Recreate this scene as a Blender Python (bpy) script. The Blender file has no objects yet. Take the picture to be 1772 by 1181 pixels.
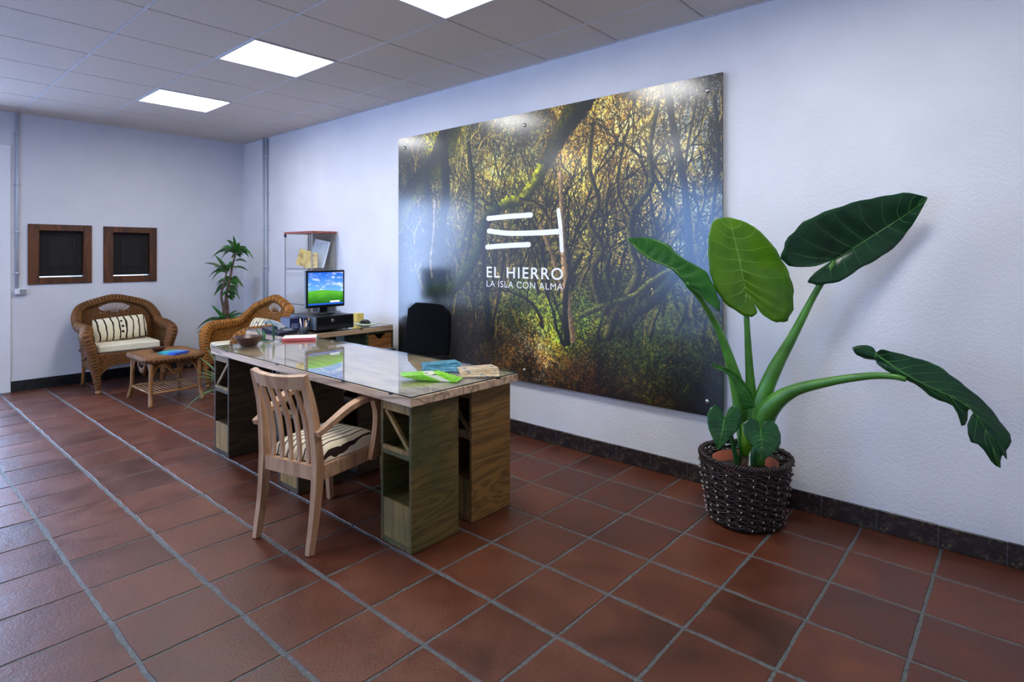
import bpy, math, random
import numpy as np
from mathutils import Vector, Matrix
random.seed(7); RNG = np.random.RandomState(11)
S = bpy.context.scene
COL = S.collection
PI = math.pi

# ------------------------------------------------------------------ camera, world, lights, exposure
CAMH, FPX, CY, TH = 1.40, 1014.57, 439.07, 0.7212
cd = bpy.data.cameras.new('camera'); cam = bpy.data.objects.new('camera', cd); COL.objects.link(cam)
cam.location = (0, 0, CAMH); cam.rotation_euler = (PI/2, 0, TH)
cd.sensor_width = 36; cd.lens = FPX/1772*36; cd.shift_y = -(590.5-CY)/1772
cd.clip_start = 0.05
S.camera = cam
S.view_settings.view_transform = 'Standard'; S.view_settings.look = 'None'
S.view_settings.gamma = 1; S.view_settings.use_curve_mapping = False
S.view_settings.exposure = 0.40
wd = bpy.data.worlds.new('world'); S.world = wd; wd.use_nodes = True
wd.node_tree.nodes['Background'].inputs[0].default_value = (0.55, 0.72, 1.0, 1)
wd.node_tree.nodes['Background'].inputs[1].default_value = 1.0
def area(name, loc, rot, sx, sy, power, col):
    l = bpy.data.lights.new(name, 'AREA'); l.shape = 'RECTANGLE'; l.size = sx; l.size_y = sy
    l.energy = power; l.color = col
    o = bpy.data.objects.new(name, l); COL.objects.link(o); o.location = loc; o.rotation_euler = rot
    return o
PANEL_EMIT = 18.0
# daylight outside the glazed door in the back wall and a window of the left wall, plus an added fill lamp
area('door_daylight', (-8.42, 0.05, 1.35), (0, -PI/2+.38, 0), 2.4, 2.0, 200, (0.44, 0.60, 1.0))
area('window_daylight_and_fill', (-4.25, -3.3, 1.7), (PI/2-.35, 0, 0), 1.5, 2.2, 120, (0.22, 0.45, 1.0))
area('window_daylight_and_fill', (-0.6, -3.3, 1.7), (PI/2-.35, 0, 0), 2.1, 2.0, 16, (0.80, 0.88, 1.0))  # weak fill at the unseen second window, added to light mural and plant

# ------------------------------------------------------------------ helpers
CC, SS = math.cos(TH), math.sin(TH)
def at_w(u, v, w):            # photo pixel at a depth w along the view axis -> world point
    r = (u-886)/FPX*w; z = CAMH-(v-CY)/FPX*w
    return Vector((r*CC-w*SS, r*SS+w*CC, z))
def at_y(u, v, y):
    k = (u-886)/FPX; return at_w(u, v, y/(k*SS+CC))
def tag(o, label=None, cat=None, group=None, kind=None):
    if label: o['label'] = label
    if cat: o['category'] = cat
    if group: o['group'] = group
    if kind: o['kind'] = kind
    return o
def thing(name, label, cat, loc=(0, 0, 0), rz=0, group=None):
    o = bpy.data.objects.new(name, None); COL.objects.link(o); o.empty_display_size = .1
    o.location = loc; o.rotation_euler = (0, 0, rz)
    return tag(o, label, cat, group)
def struct(name, loc=(0, 0, 0)):
    o = bpy.data.objects.new(name, None); COL.objects.link(o); o.location = loc; o['kind'] = 'structure'; return o
def copy_tree(o, parent=None):
    c = o.copy(); COL.objects.link(c)
    if parent: c.parent = parent
    for ch in o.children: copy_tree(ch, c)
    return c

class MB:
    def __init__(s): s.v = []; s.f = []; s.uv = {}; s.sm = []
    def add(s, vs, fs, smooth=False, uvs=None):
        n = len(s.v); s.v += [tuple(p) for p in vs]
        for k, f in enumerate(fs):
            s.f.append(tuple(i+n for i in f)); s.sm.append(smooth)
            if uvs: s.uv[len(s.f)-1] = uvs[k]
        return s
    def box(s, x0, x1, y0, y1, z0, z1, M=None, b=0.0):
        if b <= 0:
            P = [(x, y, z) for z in (z0, z1) for y in (y0, y1) for x in (x0, x1)]
            F = [(0, 2, 3, 1), (4, 5, 7, 6), (0, 1, 5, 4), (2, 6, 7, 3), (0, 4, 6, 2), (1, 3, 7, 5)]
        else:
            b = min(b, (x1-x0)*.49, (y1-y0)*.49, (z1-z0)*.49)
            P = []; 
            for z, zi in ((z0, 0), (z0+b, 1), (z1-b, 1), (z1, 0)):
                e = 0 if zi else b
                for (x, y) in ((x0+e, y0+b), (x0+b, y0+e), (x1-b, y0+e), (x1-e, y0+b), (x1-e, y1-b), (x1-b, y1-e), (x0+b, y1-e), (x0+e, y1-b)): P.append((x, y, z))
            F = [tuple(range(7, -1, -1)), tuple(range(24, 32))]
            for k in range(3):
                for i in range(8): j = (i+1) % 8; F.append((k*8+i, k*8+j, k*8+8+j, k*8+8+i))
        if M is not None: P = [M @ Vector(p) for p in P]
        return s.add(P, F)
    def bar(s, pts, w, h, up=(0, 0, 1), caps=True):     # rectangular section swept along a path; w across, h along up
        pts = [Vector(p) for p in pts]; n = len(pts); V = []; F = []
        for i, p in enumerate(pts):
            t = (pts[min(i+1, n-1)]-pts[max(i-1, 0)]).normalized()
            U = Vector(up); U = (U-t*U.dot(t)).normalized(); R = t.cross(U)
            wi = w[i] if isinstance(w, (list, tuple)) else w; hi = h[i] if isinstance(h, (list, tuple)) else h
            for a, b in ((-1, -1), (1, -1), (1, 1), (-1, 1)): V.append(p+R*a*wi/2+U*b*hi/2)
        for i in range(n-1):
            for k in range(4): l = (k+1) % 4; F.append((i*4+k, i*4+l, i*4+4+l, i*4+4+k))
        if caps: F += [(3, 2, 1, 0), tuple((n-1)*4+k for k in range(4))]
        return s.add(V, F)
    def tube(s, pts, r, n=8, caps=True, closed=False, flat=1.0, ridge=None, up=(0, 0, 1)):
        pts = [Vector(p) for p in pts]; m = len(pts); V = []; F = []; UV = []
        L = 0; ls = []
        U0 = None
        for i, p in enumerate(pts):
            a = pts[(i+1) % m] if closed or i < m-1 else p
            b = pts[(i-1) % m] if closed or i > 0 else p
            t = (a-b).normalized()
            if U0 is None:
                U = Vector(up)
                if abs(U.dot(t)) > .95: U = Vector((1, 0, 0))
            else: U = U0
            U = (U-t*U.dot(t)).normalized(); U0 = U; R = t.cross(U)
            ri = r[i] if isinstance(r, (list, tuple)) else r
            if i > 0: L += (p-pts[i-1]).length
            ls.append(L)
            for k in range(n):
                a_ = 2*PI*k/n; V.append(p+R*math.cos(a_)*ri*flat+U*math.sin(a_)*ri)
        q = m if closed else m-1
        for i in range(q):
            j = (i+1) % m
            for k in range(n):
                l = (k+1) % n; F.append((i*n+k, i*n+l, j*n+l, j*n+k))
                UV.append([(k/n, ls[i]), ((k+1)/n, ls[i]), ((k+1)/n, ls[j] if j else L+.01), (k/n, ls[j] if j else L+.01)])
        s.add(V, F, True, UV)
        if caps and not closed:
            n0 = len(s.v)-m*n
            s.f.append(tuple(n0+k for k in range(n-1, -1, -1))); s.sm.append(False)
            s.f.append(tuple(n0+(m-1)*n+k for k in range(n))); s.sm.append(False)
        return s
    def lathe(s, prof, n=32, c=(0, 0), M=None, cap=True):
        V = []; F = []
        for r, z in prof:
            for k in range(n): a = 2*PI*k/n; V.append((c[0]+r*math.cos(a), c[1]+r*math.sin(a), z))
        for i in range(len(prof)-1):
            for k in range(n): l = (k+1) % n; F.append((i*n+k, i*n+l, (i+1)*n+l, (i+1)*n+k))
        if cap: F += [tuple(range(n-1, -1, -1)), tuple((len(prof)-1)*n+k for k in range(n))]
        if M is not None: V = [M @ Vector(p) for p in V]
        return s.add(V, F, True)
    def grid(s, P, skip=None, uvs=None, double=0.0):      # P: rows of points
        m, n = len(P), len(P[0]); V = [p for row in P for p in row]; F = []; UV = []
        for i in range(m-1):
            for j in range(n-1):
                if skip and skip(i, j): continue
                F.append((i*n+j, i*n+j+1, (i+1)*n+j+1, (i+1)*n+j))
                if uvs: UV.append([uvs[i][j], uvs[i][j+1], uvs[i+1][j+1], uvs[i+1][j]])
        return s.add(V, F, True, UV if uvs else None)
    def prism(s, poly, z0, z1, M=None):    # polygon in xy extruded in z
        n = len(poly); V = [(x, y, z0) for x, y in poly]+[(x, y, z1) for x, y in poly]
        F = [tuple(range(n-1, -1, -1)), tuple(range(n, 2*n))]+[(i, (i+1) % n, n+(i+1) % n, n+i) for i in range(n)]
        if M is not None: V = [M @ Vector(p) for p in V]
        return s.add(V, F)
    def mesh(s, name, mat):
        me = bpy.data.meshes.new(name); me.from_pydata([tuple(v) for v in s.v], [], s.f)
        mats = mat if isinstance(mat, (list, tuple)) else [mat]
        for m in mats: me.materials.append(m)
        me.polygons.foreach_set('use_smooth', s.sm)
        if s.uv:
            ul = me.uv_layers.new(name='UVMap')
            for fi, p in enumerate(me.polygons):
                if fi in s.uv:
                    for li, c in zip(p.loop_indices, s.uv[fi]): ul.data[li].uv = c
        me.validate(); me.update(); return me
    def build(s, name, mat, parent=None, loc=None, rz=0, mod=None):
        o = bpy.data.objects.new(name, s.mesh(name, mat)); COL.objects.link(o)
        if parent: o.parent = parent
        if loc: o.location = loc
        if rz: o.rotation_euler = (0, 0, rz)
        if mod:
            for k, val in mod.items():
                if k == 'solid': m = o.modifiers.new('s', 'SOLIDIFY'); m.thickness = val; m.offset = 0
                if k == 'bevel': m = o.modifiers.new('b', 'BEVEL'); m.width = val; m.segments = 2
                if k == 'sub': m = o.modifiers.new('u', 'SUBSURF'); m.levels = val; m.render_levels = val
        return o
def link(name, me, parent, loc=(0, 0, 0)):
    o = bpy.data.objects.new(name, me); COL.objects.link(o); o.parent = parent; o.location = loc; return o
def spline(pts, n=8):      # catmull-rom
    P = [Vector(p) for p in pts]; P = [2*P[0]-P[1]]+P+[2*P[-1]-P[-2]]; out = []
    for i in range(1, len(P)-2):
        for k in range(n):
            t = k/n; a, b, c, d = P[i-1], P[i], P[i+1], P[i+2]
            out.append(.5*((2*b)+(c-a)*t+(2*a-5*b+4*c-d)*t*t+(3*b-a-3*c+d)*t**3))
    out.append(P[-2]); return out
def lerpl(vals, n):        # resample a list of numbers
    out = []
    for i in range(n):
        x = i/(n-1)*(len(vals)-1); k = min(int(x), len(vals)-2); out.append(vals[k]+(vals[k+1]-vals[k])*(x-k))
    return out
def superellipse_cushion(sx, sy, h, n=20, e=4.0, puff=.5, flatbottom=False):
    """rounded pillow: rows over the plan, thickness falls to the rim"""
    V = []; F = []
    def q(a): return (abs(a)**puff)
    top = []; bot = []
    for i in range(n+1):
        for j in range(n+1):
            u = -1+2*i/n; v = -1+2*j/n
            t = max(0, (1-abs(u)**e))*max(0, (1-abs(v)**e)); z = h/2*t**puff
            pin = 1-.05*(abs(u)*abs(v))
            top.append((u*sx/2*pin, v*sy/2*pin, z)); bot.append((u*sx/2*pin, v*sy/2*pin, -z*(0.15 if flatbottom else 1)))
    N = (n+1)**2
    for i in range(n):
        for j in range(n):
            a = i*(n+1)+j; F.append((a, a+n+1, a+n+2, a+1)); F.append((N+a, N+a+1, N+a+n+2, N+a+n+1))
    return top+bot, F

# ------------------------------------------------------------------ materials
def rgb(r, g, b):
    f = lambda c: (c/255/12.92) if c/255 <= .04045 else ((c/255+.055)/1.055)**2.4
    return (f(r), f(g), f(b), 1)
class NT:
    def __init__(s, name):
        s.m = bpy.data.materials.new(name); s.m.use_nodes = True; s.t = s.m.node_tree; s.n = s.t.nodes; s.b = s.n['Principled BSDF']
    def node(s, ty, **kw):
        nd = s.n.new(ty)
        for k, v in kw.items():
            if k[0] == '_': nd.inputs[k[1:].replace('_', ' ')].default_value = v
            else: setattr(nd, k, v)
        return nd
    def lk(s, a, b): s.t.links.new(a, b)
    def coord(s, kind='Object', scale=(1, 1, 1), rot=(0, 0, 0)):
        c = s.node('ShaderNodeTexCoord'); mp = s.node('ShaderNodeMapping')
        mp.inputs['Scale'].default_value = scale; mp.inputs['Rotation'].default_value = rot
        s.lk(c.outputs[kind], mp.inputs[0]); return mp.outputs[0]
    def noise(s, co, scale, detail=4, rough=.5, dist=0):
        n = s.node('ShaderNodeTexNoise'); n.inputs['Scale'].default_value = scale; n.inputs['Detail'].default_value = detail
        n.inputs['Roughness'].default_value = rough; n.inputs['Distortion'].default_value = dist
        s.lk(co, n.inputs['Vector']); return n.outputs[0]
    def ramp(s, fac, stops, interp='LINEAR'):
        r = s.node('ShaderNodeValToRGB'); r.color_ramp.interpolation = interp; e = r.color_ramp.elements
        while len(e) < len(stops): e.new(.5)
        for i, (p, c) in enumerate(stops): e[i].position = p; e[i].color = c
        s.lk(fac, r.inputs[0]); return r.outputs[0]
    def mix(s, fac, a, b, mode='MIX'):
        m = s.node('ShaderNodeMix', data_type='RGBA', blend_type=mode)
        for sock, val in ((m.inputs[0], fac), (m.inputs[6], a), (m.inputs[7], b)):
            if hasattr(val, 'links'): s.lk(val, sock)
            else: sock.default_value = val
        return m.outputs[2]
    def math(s, op, a, b=None):
        m = s.node('ShaderNodeMath', operation=op)
        for i, val in enumerate((a, b)):
            if val is None: continue
            if hasattr(val, 'links'): s.lk(val, m.inputs[i])
            else: m.inputs[i].default_value = val
        return m.outputs[0]
    def bump(s, h, strength=.3, dist=.01):
        b = s.node('ShaderNodeBump'); b.inputs['Strength'].default_value = strength; b.inputs['Distance'].default_value = dist
        s.lk(h, b.inputs['Height']); s.lk(b.outputs[0], s.b.inputs['Normal'])
    def set(s, col=None, rough=None, metal=None, spec=None):
        if col is not None:
            if hasattr(col, 'links'): s.lk(col, s.b.inputs['Base Color'])
            else: s.b.inputs['Base Color'].default_value = col
        if rough is not None: s.b.inputs['Roughness'].default_value = rough
        if metal is not None: s.b.inputs['Metallic'].default_value = metal
        if spec is not None: s.b.inputs['Specular IOR Level'].default_value = spec
        return s.m
def plain(name, c, rough=.5, metal=0, spec=.5, var=.06, sc=30):
    t = NT(name); n = t.noise(t.coord(), sc, 3)
    lo = tuple(x*(1-var*2) for x in c[:3])+(1,); hi = tuple(min(1, x*(1+var*2)) for x in c[:3])+(1,)
    return t.set(t.ramp(n, [(.3, lo), (.7, hi)]), rough, metal, spec)
def plaster(name, c, rough=.8):
    t = NT(name); co = t.coord(); a = t.noise(co, 75, 4, .6); b = t.noise(co, 3, 2)
    lo = tuple(x*.94 for x in c[:3])+(1,)
    t.set(t.ramp(b, [(.3, lo), (.7, c)]), rough, spec=.3); t.bump(a, .4, .008); return t.m
def wood(name, c1, c2, rough=.5, axis='x', scale=1.0, knots=None, green=None, ring=5.0, line=1.0):
    t = NT(name); st = {'x': (1.2, 9, 9), 'y': (9, 1.2, 9), 'z': (9, 9, 1.2)}[axis]
    info = t.node('ShaderNodeObjectInfo'); c = t.node('ShaderNodeTexCoord')
    ad = t.node('ShaderNodeVectorMath', operation='ADD'); sc = t.node('ShaderNodeVectorMath', operation='SCALE')
    cb = t.node('ShaderNodeCombineXYZ')
    for k in range(3): t.lk(info.outputs['Random'], cb.inputs[k])
    t.lk(cb.outputs[0], sc.inputs[0]); sc.inputs['Scale'].default_value = 13.0
    t.lk(c.outputs['Object'], ad.inputs[0]); t.lk(sc.outputs[0], ad.inputs[1])
    mp = t.node('ShaderNodeMapping'); mp.inputs['Scale'].default_value = tuple(q*scale for q in st); t.lk(ad.outputs[0], mp.inputs[0])
    n = t.noise(mp.outputs[0], 1.0, 3, .5, .6)
    w = t.math('SINE', t.math('MULTIPLY', n, ring*6.28)); w = t.math('POWER', t.math('MULTIPLY', t.math('ADD', w, 1), .5), line)
    fine = t.noise(mp.outputs[0], 9, 3, .7)
    fac = t.math('ADD', t.math('MULTIPLY', w, .55), t.math('MULTIPLY', fine, .5))
    col = t.ramp(fac, [(.15, c1), (.85, c2)])
    if green:
        g = t.noise(ad.outputs[0], 4, 3); gr = t.ramp(g, [(.38, (0, 0, 0, 1)), (.66, (.85, .85, .85, 1))])
        col = t.mix(gr, col, t.mix(.65, col, green))
    t.set(col, rough); t.bump(fac, .12, .004); return t.m
def glass(name, tint=(1, 1, 1, 1), rough=0.0, f0=.04):
    t = NT(name); t.n.remove(t.b); out = t.n['Material Output']
    g = t.node('ShaderNodeNewGeometry'); d = t.node('ShaderNodeVectorMath', operation='DOT_PRODUCT')
    t.lk(g.outputs['Normal'], d.inputs[0]); t.lk(g.outputs['Incoming'], d.inputs[1])
    c = t.math('ABSOLUTE', d.outputs['Value']); k = t.math('POWER', t.math('SUBTRACT', 1.0, c), 5.0)
    f = t.math('ADD', t.math('MULTIPLY', k, 1-f0), f0)
    tr = t.node('ShaderNodeBsdfTransparent'); tr.inputs[0].default_value = tint
    gl = t.node('ShaderNodeBsdfGlossy'); gl.inputs['Roughness'].default_value = rough; gl.inputs['Color'].default_value = (1, 1, 1, 1)
    mx = t.node('ShaderNodeMixShader'); t.lk(f, mx.inputs[0]); t.lk(tr.outputs[0], mx.inputs[1]); t.lk(gl.outputs[0], mx.inputs[2])
    t.lk(mx.outputs[0], out.inputs[0]); return t.m
def emit(name, col, st):
    t = NT(name); t.set((0.8, .8, .8, 1)); t.b.inputs['Emission Color'].default_value = col; t.b.inputs['Emission Strength'].default_value = st; return t.m
def wicker(name, c1, c2, su=60, sv=60, uv=True, mort=.12):
    t = NT(name); co = t.coord('UV' if uv else 'Object')
    b = t.node('ShaderNodeTexBrick'); b.offset = .5; t.lk(co, b.inputs['Vector'])
    b.inputs['Scale'].default_value = 1; b.inputs['Mortar Size'].default_value = .16; b.inputs['Mortar Smooth'].default_value = .8
    b.inputs['Brick Width'].default_value = 1; b.inputs['Row Height'].default_value = 1
    mp = co.node; mp.inputs['Scale'].default_value = (su, sv, 1)
    b.inputs['Color1'].default_value = c1; b.inputs['Color2'].default_value = c2; b.inputs['Mortar'].default_value = tuple(x*.22 for x in c1[:3])+(1,)
    n = t.noise(t.coord(), 12, 3); col = t.mix(t.ramp(n, [(.3, (.0, .0, .0, 1)), (.7, (.45, .45, .45, 1))]), b.outputs['Color'], tuple(x*.55 for x in c1[:3])+(1,))
    t.set(col, .65, spec=.3)
    iv = t.math('SUBTRACT', 1.0, b.outputs['Fac']); t.bump(iv, 1.0, .012); return t.m
def stripes(name, base, dark, axis=0, freq=9.0, spots=True):
    t = NT(name); co = t.coord(); sp = t.node('ShaderNodeSeparateXYZ'); t.lk(co, sp.inputs[0])
    a = sp.outputs[axis]; n = t.noise(t.coord(scale=(3, 3, 3)), 2.2, 2)
    x = t.math('ADD', t.math('MULTIPLY', a, freq), t.math('MULTIPLY', n, .9))
    fr = t.math('FRACT', x); 
    pw = t.node('ShaderNodeTexNoise'); pw.noise_dimensions = '1D'; pw.inputs['Scale'].default_value = 1.3
    t.lk(t.math('FLOOR', x), pw.inputs['W'])
    wd_ = t.math('ADD', t.math('MULTIPLY', pw.outputs[0], .30), .08)
    m = t.math('LESS_THAN', fr, wd_)
    if spots:
        vo = t.node('ShaderNodeTexVoronoi'); vo.inputs['Scale'].default_value = 16; vo.inputs['Randomness'].default_value = .2; t.lk(co, vo.inputs['Vector'])
        sm = t.math('LESS_THAN', vo.outputs['Distance'], .22)
        band = t.math('LESS_THAN', t.math('FRACT', t.math('MULTIPLY', x, .2)), .17)
        m = t.math('MAXIMUM', m, t.math('MULTIPLY', sm, band))
    col = t.mix(m, base, dark); t.set(col, .9, spec=.1); t.bump(t.noise(co, 300, 2), .15, .002); return t.m

M_WALL = plaster('white_plaster', rgb(232, 233, 240))
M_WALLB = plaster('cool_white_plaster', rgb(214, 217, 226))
def mk_tile():
    t = NT('terracotta'); info = t.node('ShaderNodeObjectInfo'); co = t.coord()
    c = t.node('ShaderNodeTexCoord'); ad = t.node('ShaderNodeVectorMath', operation='ADD'); cb = t.node('ShaderNodeCombineXYZ')
    for k in range(3): t.lk(t.math('MULTIPLY', info.outputs['Random'], 37.0), cb.inputs[k])
    t.lk(c.outputs['Object'], ad.inputs[0]); t.lk(cb.outputs[0], ad.inputs[1])
    n = t.noise(ad.outputs[0], 4.5, 6, .6, .5); f = t.noise(ad.outputs[0], 90, 4, .7)
    v = t.math('ADD', t.math('MULTIPLY', info.outputs['Random'], .22), t.math('MULTIPLY', n, .8))
    col = t.ramp(v, [(.2, rgb(56, 28, 17)), (.5, rgb(92, 46, 28)), (.85, rgb(118, 66, 40))])
    col = t.mix(t.ramp(f, [(.35, (.25, .25, .25, 1)), (.6, (0, 0, 0, 1))]), col, rgb(40, 24, 20))
    t.set(col, .36, spec=.5)
    r = t.ramp(n, [(.3, (.30, .30, .30, 1)), (.7, (.50, .50, .50, 1))]); t.lk(r, t.b.inputs['Roughness'])
    h = t.math('ADD', t.math('MULTIPLY', n, .7), t.math('MULTIPLY', f, .25)); t.bump(h, .8, .007); return t.m
M_TILE = mk_tile()
def mk_grout():
    t = NT('grey_grout'); co = t.coord(); n = t.noise(co, 55, 5, .7)
    t.set(t.ramp(n, [(.3, rgb(64, 70, 72)), (.7, rgb(112, 116, 114))]), .55); t.bump(n, .9, .01); return t.m
M_GROUT = mk_grout()
def mk_ceil():
    t = NT('mineral_ceiling_tile'); n = t.noise(t.coord(), 160, 4, .7); m = t.noise(t.coord(), 2, 2)
    t.set(t.ramp(n, [(.35, rgb(192, 183, 178)), (.6, rgb(226, 217, 211))]), .9, spec=.1); t.bump(n, .5, .004); return t.m
M_CEIL = mk_ceil()
M_GRID = plain('grid_white', rgb(205, 207, 214), .45)
M_CEILB = plain('ceiling_void', rgb(70, 70, 75), .9)
def mk_marble(name, a, b, g):
    t = NT(name); co = t.coord(); n = t.noise(co, 28, 6, .7, 1.2); m = t.noise(co, 70, 3, .6, 2)
    col = t.ramp(n, [(.3, a), (.55, b), (.68, g), (.72, b)]); t.set(col, .25); return t.m
M_SKIRT = mk_marble('dark_marble', rgb(26, 23, 26), rgb(52, 44, 46), rgb(110, 98, 78))
M_SKIRTB = mk_marble('dark_green_marble', rgb(14, 18, 22), rgb(26, 32, 36), rgb(40, 46, 48))
M_WHITE = plain('white_paint', rgb(226, 230, 240), .35, var=.01)
M_GREYP = plain('grey_conduit', rgb(186, 194, 206), .4, var=.02)
M_METAL = plain('brushed_steel', rgb(200, 196, 188), .25, 1.0)
M_DIFF = emit('light_diffuser', (1, .985, .96, 1), PANEL_EMIT)
M_GLASS = glass('clear_glass', (.992, .998, .995, 1), 0, .025)
M_GLASSD = glass('desk_glass', (.95, .985, .97, 1), 0.0, .07)
M_GLEDGE = plain('glass_edge', rgb(20, 45, 42), .15)
M_PINE = wood('pale_pine', rgb(128, 96, 70), rgb(220, 188, 156), .55, 'x', .55, ring=7, line=.45)
M_PINEY = wood('pale_pine_cross', rgb(134, 100, 74), rgb(214, 182, 150), .55, 'y', .6, ring=7, line=.45)
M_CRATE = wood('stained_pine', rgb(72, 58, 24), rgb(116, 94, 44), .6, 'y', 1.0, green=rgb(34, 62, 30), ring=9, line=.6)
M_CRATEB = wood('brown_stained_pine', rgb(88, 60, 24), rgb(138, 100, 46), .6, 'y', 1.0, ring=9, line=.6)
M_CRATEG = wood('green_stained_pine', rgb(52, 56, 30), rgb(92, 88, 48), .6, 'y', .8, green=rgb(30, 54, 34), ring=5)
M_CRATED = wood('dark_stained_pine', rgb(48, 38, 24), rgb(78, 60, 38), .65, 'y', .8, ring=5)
M_CRATEF = wood('stained_pine_face', rgb(110, 80, 38), rgb(162, 124, 66), .6, 'z', .8, green=rgb(76, 84, 42), ring=5, line=.6)
M_ORANGE = wood('orange_pine', rgb(120, 76, 34), rgb(168, 112, 58), .5, 'y', 1, ring=4)
M_BEECH = wood('beech', rgb(166, 124, 92), rgb(198, 158, 122), .4, 'z', 1.2, ring=3)
M_HATCH = wood('red_brown_wood', rgb(56, 28, 10), rgb(98, 52, 20), .45, 'z', 1.2, ring=4)
M_HATCHD = wood('dark_shutter_wood', rgb(6, 5, 7), rgb(18, 11, 10), .75, 'z', 1.2, ring=4)
M_BLACK = plain('black_plastic', rgb(16, 17, 20), .35)
M_BLACKF = plain('black_mesh_fabric', rgb(9, 10, 13), .95, spec=.08, var=.2, sc=400)
M_DARKGREY = plain('dark_grey_plastic', rgb(48, 52, 60), .4)
M_GREYPL = plain('silver_grey_plastic', rgb(150, 156, 160), .35)
M_SLIT = emit('daylight_slit', (.8, .88, 1, 1), 1.6)
M_CREAM = plain('cream_cushion', rgb(222, 214, 190), .9, spec=.1, var=.02)
M_WICK = wicker('wicker_weave', rgb(136, 88, 42), rgb(104, 64, 28), 38, 55)
M_WICKR = wicker('wicker_rim', rgb(142, 94, 48), rgb(120, 78, 38), 2, 62)
M_CANE = plain('cane_rod', rgb(150, 104, 56), .4)
M_WICKO = wicker('golden_wicker_weave', rgb(176, 114, 44), rgb(140, 86, 30), 38, 55)
M_WICKOR = wicker('golden_wicker_rim', rgb(186, 122, 50), rgb(164, 104, 40), 2, 62)
M_STRIPE = stripes('striped_fabric', rgb(226, 214, 186), rgb(50, 34, 34), 0, 27.0)
M_STRIPE2 = stripes('striped_pillow_fabric', rgb(222, 212, 184), rgb(52, 40, 34), 0, 16.0)
M_TERRA = plain('terracotta_pot', rgb(160, 84, 56), .7)
M_SOIL = plain('soil', rgb(38, 30, 24), .95, var=.3, sc=80)
M_TWIG = plain('dark_willow', rgb(44, 30, 24), .5, var=.4, sc=60)
M_TWIGEND = plain('cut_willow_end', rgb(224, 212, 196), .6)
M_BROWNB = plain('brown_ceramic', rgb(66, 34, 30), .35)
M_PAPER = plain('white_paper', rgb(238, 232, 236), .7, var=.01)
def mk_leaf(name, c1, c2, trans=.25, rough=.32):
    t = NT(name); n = t.noise(t.coord(), 14, 3); t.set(t.ramp(n, [(.3, c1), (.7, c2)]), rough)
    t.b.inputs['Transmission Weight'].default_value = 0
    if trans:
        out = t.n['Material Output']; tl = t.node('ShaderNodeBsdfTranslucent'); tl.inputs[0].default_value = tuple(min(1, x*1.6) for x in c2[:3])+(1,)
        mx = t.node('ShaderNodeMixShader'); mx.inputs[0].default_value = trans; t.lk(t.b.outputs[0], mx.inputs[1]); t.lk(tl.outputs[0], mx.inputs[2]); t.lk(mx.outputs[0], out.inputs[0])
    return t.m
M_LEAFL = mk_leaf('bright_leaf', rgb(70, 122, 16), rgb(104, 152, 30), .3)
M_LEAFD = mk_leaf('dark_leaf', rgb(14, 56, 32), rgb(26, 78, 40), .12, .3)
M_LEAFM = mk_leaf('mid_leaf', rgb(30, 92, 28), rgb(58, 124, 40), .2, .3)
M_VEIN = plain('leaf_vein', rgb(132, 176, 70), .4)
M_VEIND = plain('dark_leaf_vein', rgb(70, 128, 54), .4)
M_STEM = plain('green_stem', rgb(72, 128, 44), .35, var=.15, sc=8)
M_STEMD = plain('dark_green_stem', rgb(38, 92, 44), .35, var=.15, sc=8)
M_DRAC = mk_leaf('dracaena_leaf', rgb(30, 62, 26), rgb(62, 104, 44), .15, .35)
M_TRUNK = plain('brown_trunk', rgb(92, 70, 54), .8, var=.3)
M_SPIDER = mk_leaf('pale_green_leaf', rgb(62, 104, 62), rgb(110, 150, 96), .15, .35)

# ------------------------------------------------------------------ room shell
XB, YW, ZC, YL, XF = -7.7, 3.444, 2.826, -2.6, 1.7
# floor with its tiles
fl = MB().box(XB-.2, XF+.2, YL-.2, YW+.2, -.15, -.0028).build('floor', M_GROUT); fl['kind'] = 'structure'
TX, TY, PX, PY = -2.2808, 1.3667, .329, .3515
def tile_mesh(seed):
    r = random.Random(seed); n = 5; pts = []
    gx, gy = .0062, .0085         # half joints (between columns, between rows)
    hx, hy = PX/2-gx, PY/2-gy
    for k in range(n): pts.append((-hx+2*hx*k/n, -hy+r.uniform(-.0038, .0038)))
    for k in range(n): pts.append((hx+r.uniform(-.0024, .0024), -hy+2*hy*k/n))
    for k in range(n): pts.append((hx-2*hx*k/n, hy+r.uniform(-.0038, .0038)))
    for k in range(n): pts.append((-hx+r.uniform(-.0024, .0024), hy-2*hy*k/n))
    m = len(pts); V = [(x, y, -.012) for x, y in pts]+[(x*.9985, y*.9985, -.0022) for x, y in pts]+[(x*.988, y*.988, 0) for x, y in pts]
    F = [tuple(range(2*m, 3*m))]+[(k*m+i, k*m+(i+1) % m, (k+1)*m+(i+1) % m, (k+1)*m+i) for k in range(2) for i in range(m)]
    return V, F
tm = []
for sd in range(10):
    V, F = tile_mesh(sd); tm.append((MB().add(V, F), None))
tmesh = [a.mesh('tile', M_TILE) for a, _ in tm]
def proj(x, y, z=0):
    r = x*CC+y*SS; w = -x*SS+y*CC
    if w < .2: return None
    return 886+FPX*r/w, CY-FPX*(z-CAMH)/w, w
cells = []
for i in range(-18, 14):
    for j in range(-12, 8):
        x0, x1, y0, y1 = TX+i*PX, TX+(i+1)*PX, TY+j*PY, TY+(j+1)*PY
        x0, x1, y0, y1 = max(x0, XB), min(x1, XF), max(y0, YL), min(y1, YW)
        if x1-x0 < .03 or y1-y0 < .03: continue
        ps = [proj(x, y) for x in (x0, x1) for y in (y0, y1)]+[proj((x0+x1)/2, (y0+y1)/2)]
        vis = any(p and -20 < p[0] < 1792 and p[1] < 1200 for p in ps)
        w = min([p[2] for p in ps if p], default=99)
        cells.append((0 if vis else 1, w, x0, x1, y0, y1))
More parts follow.
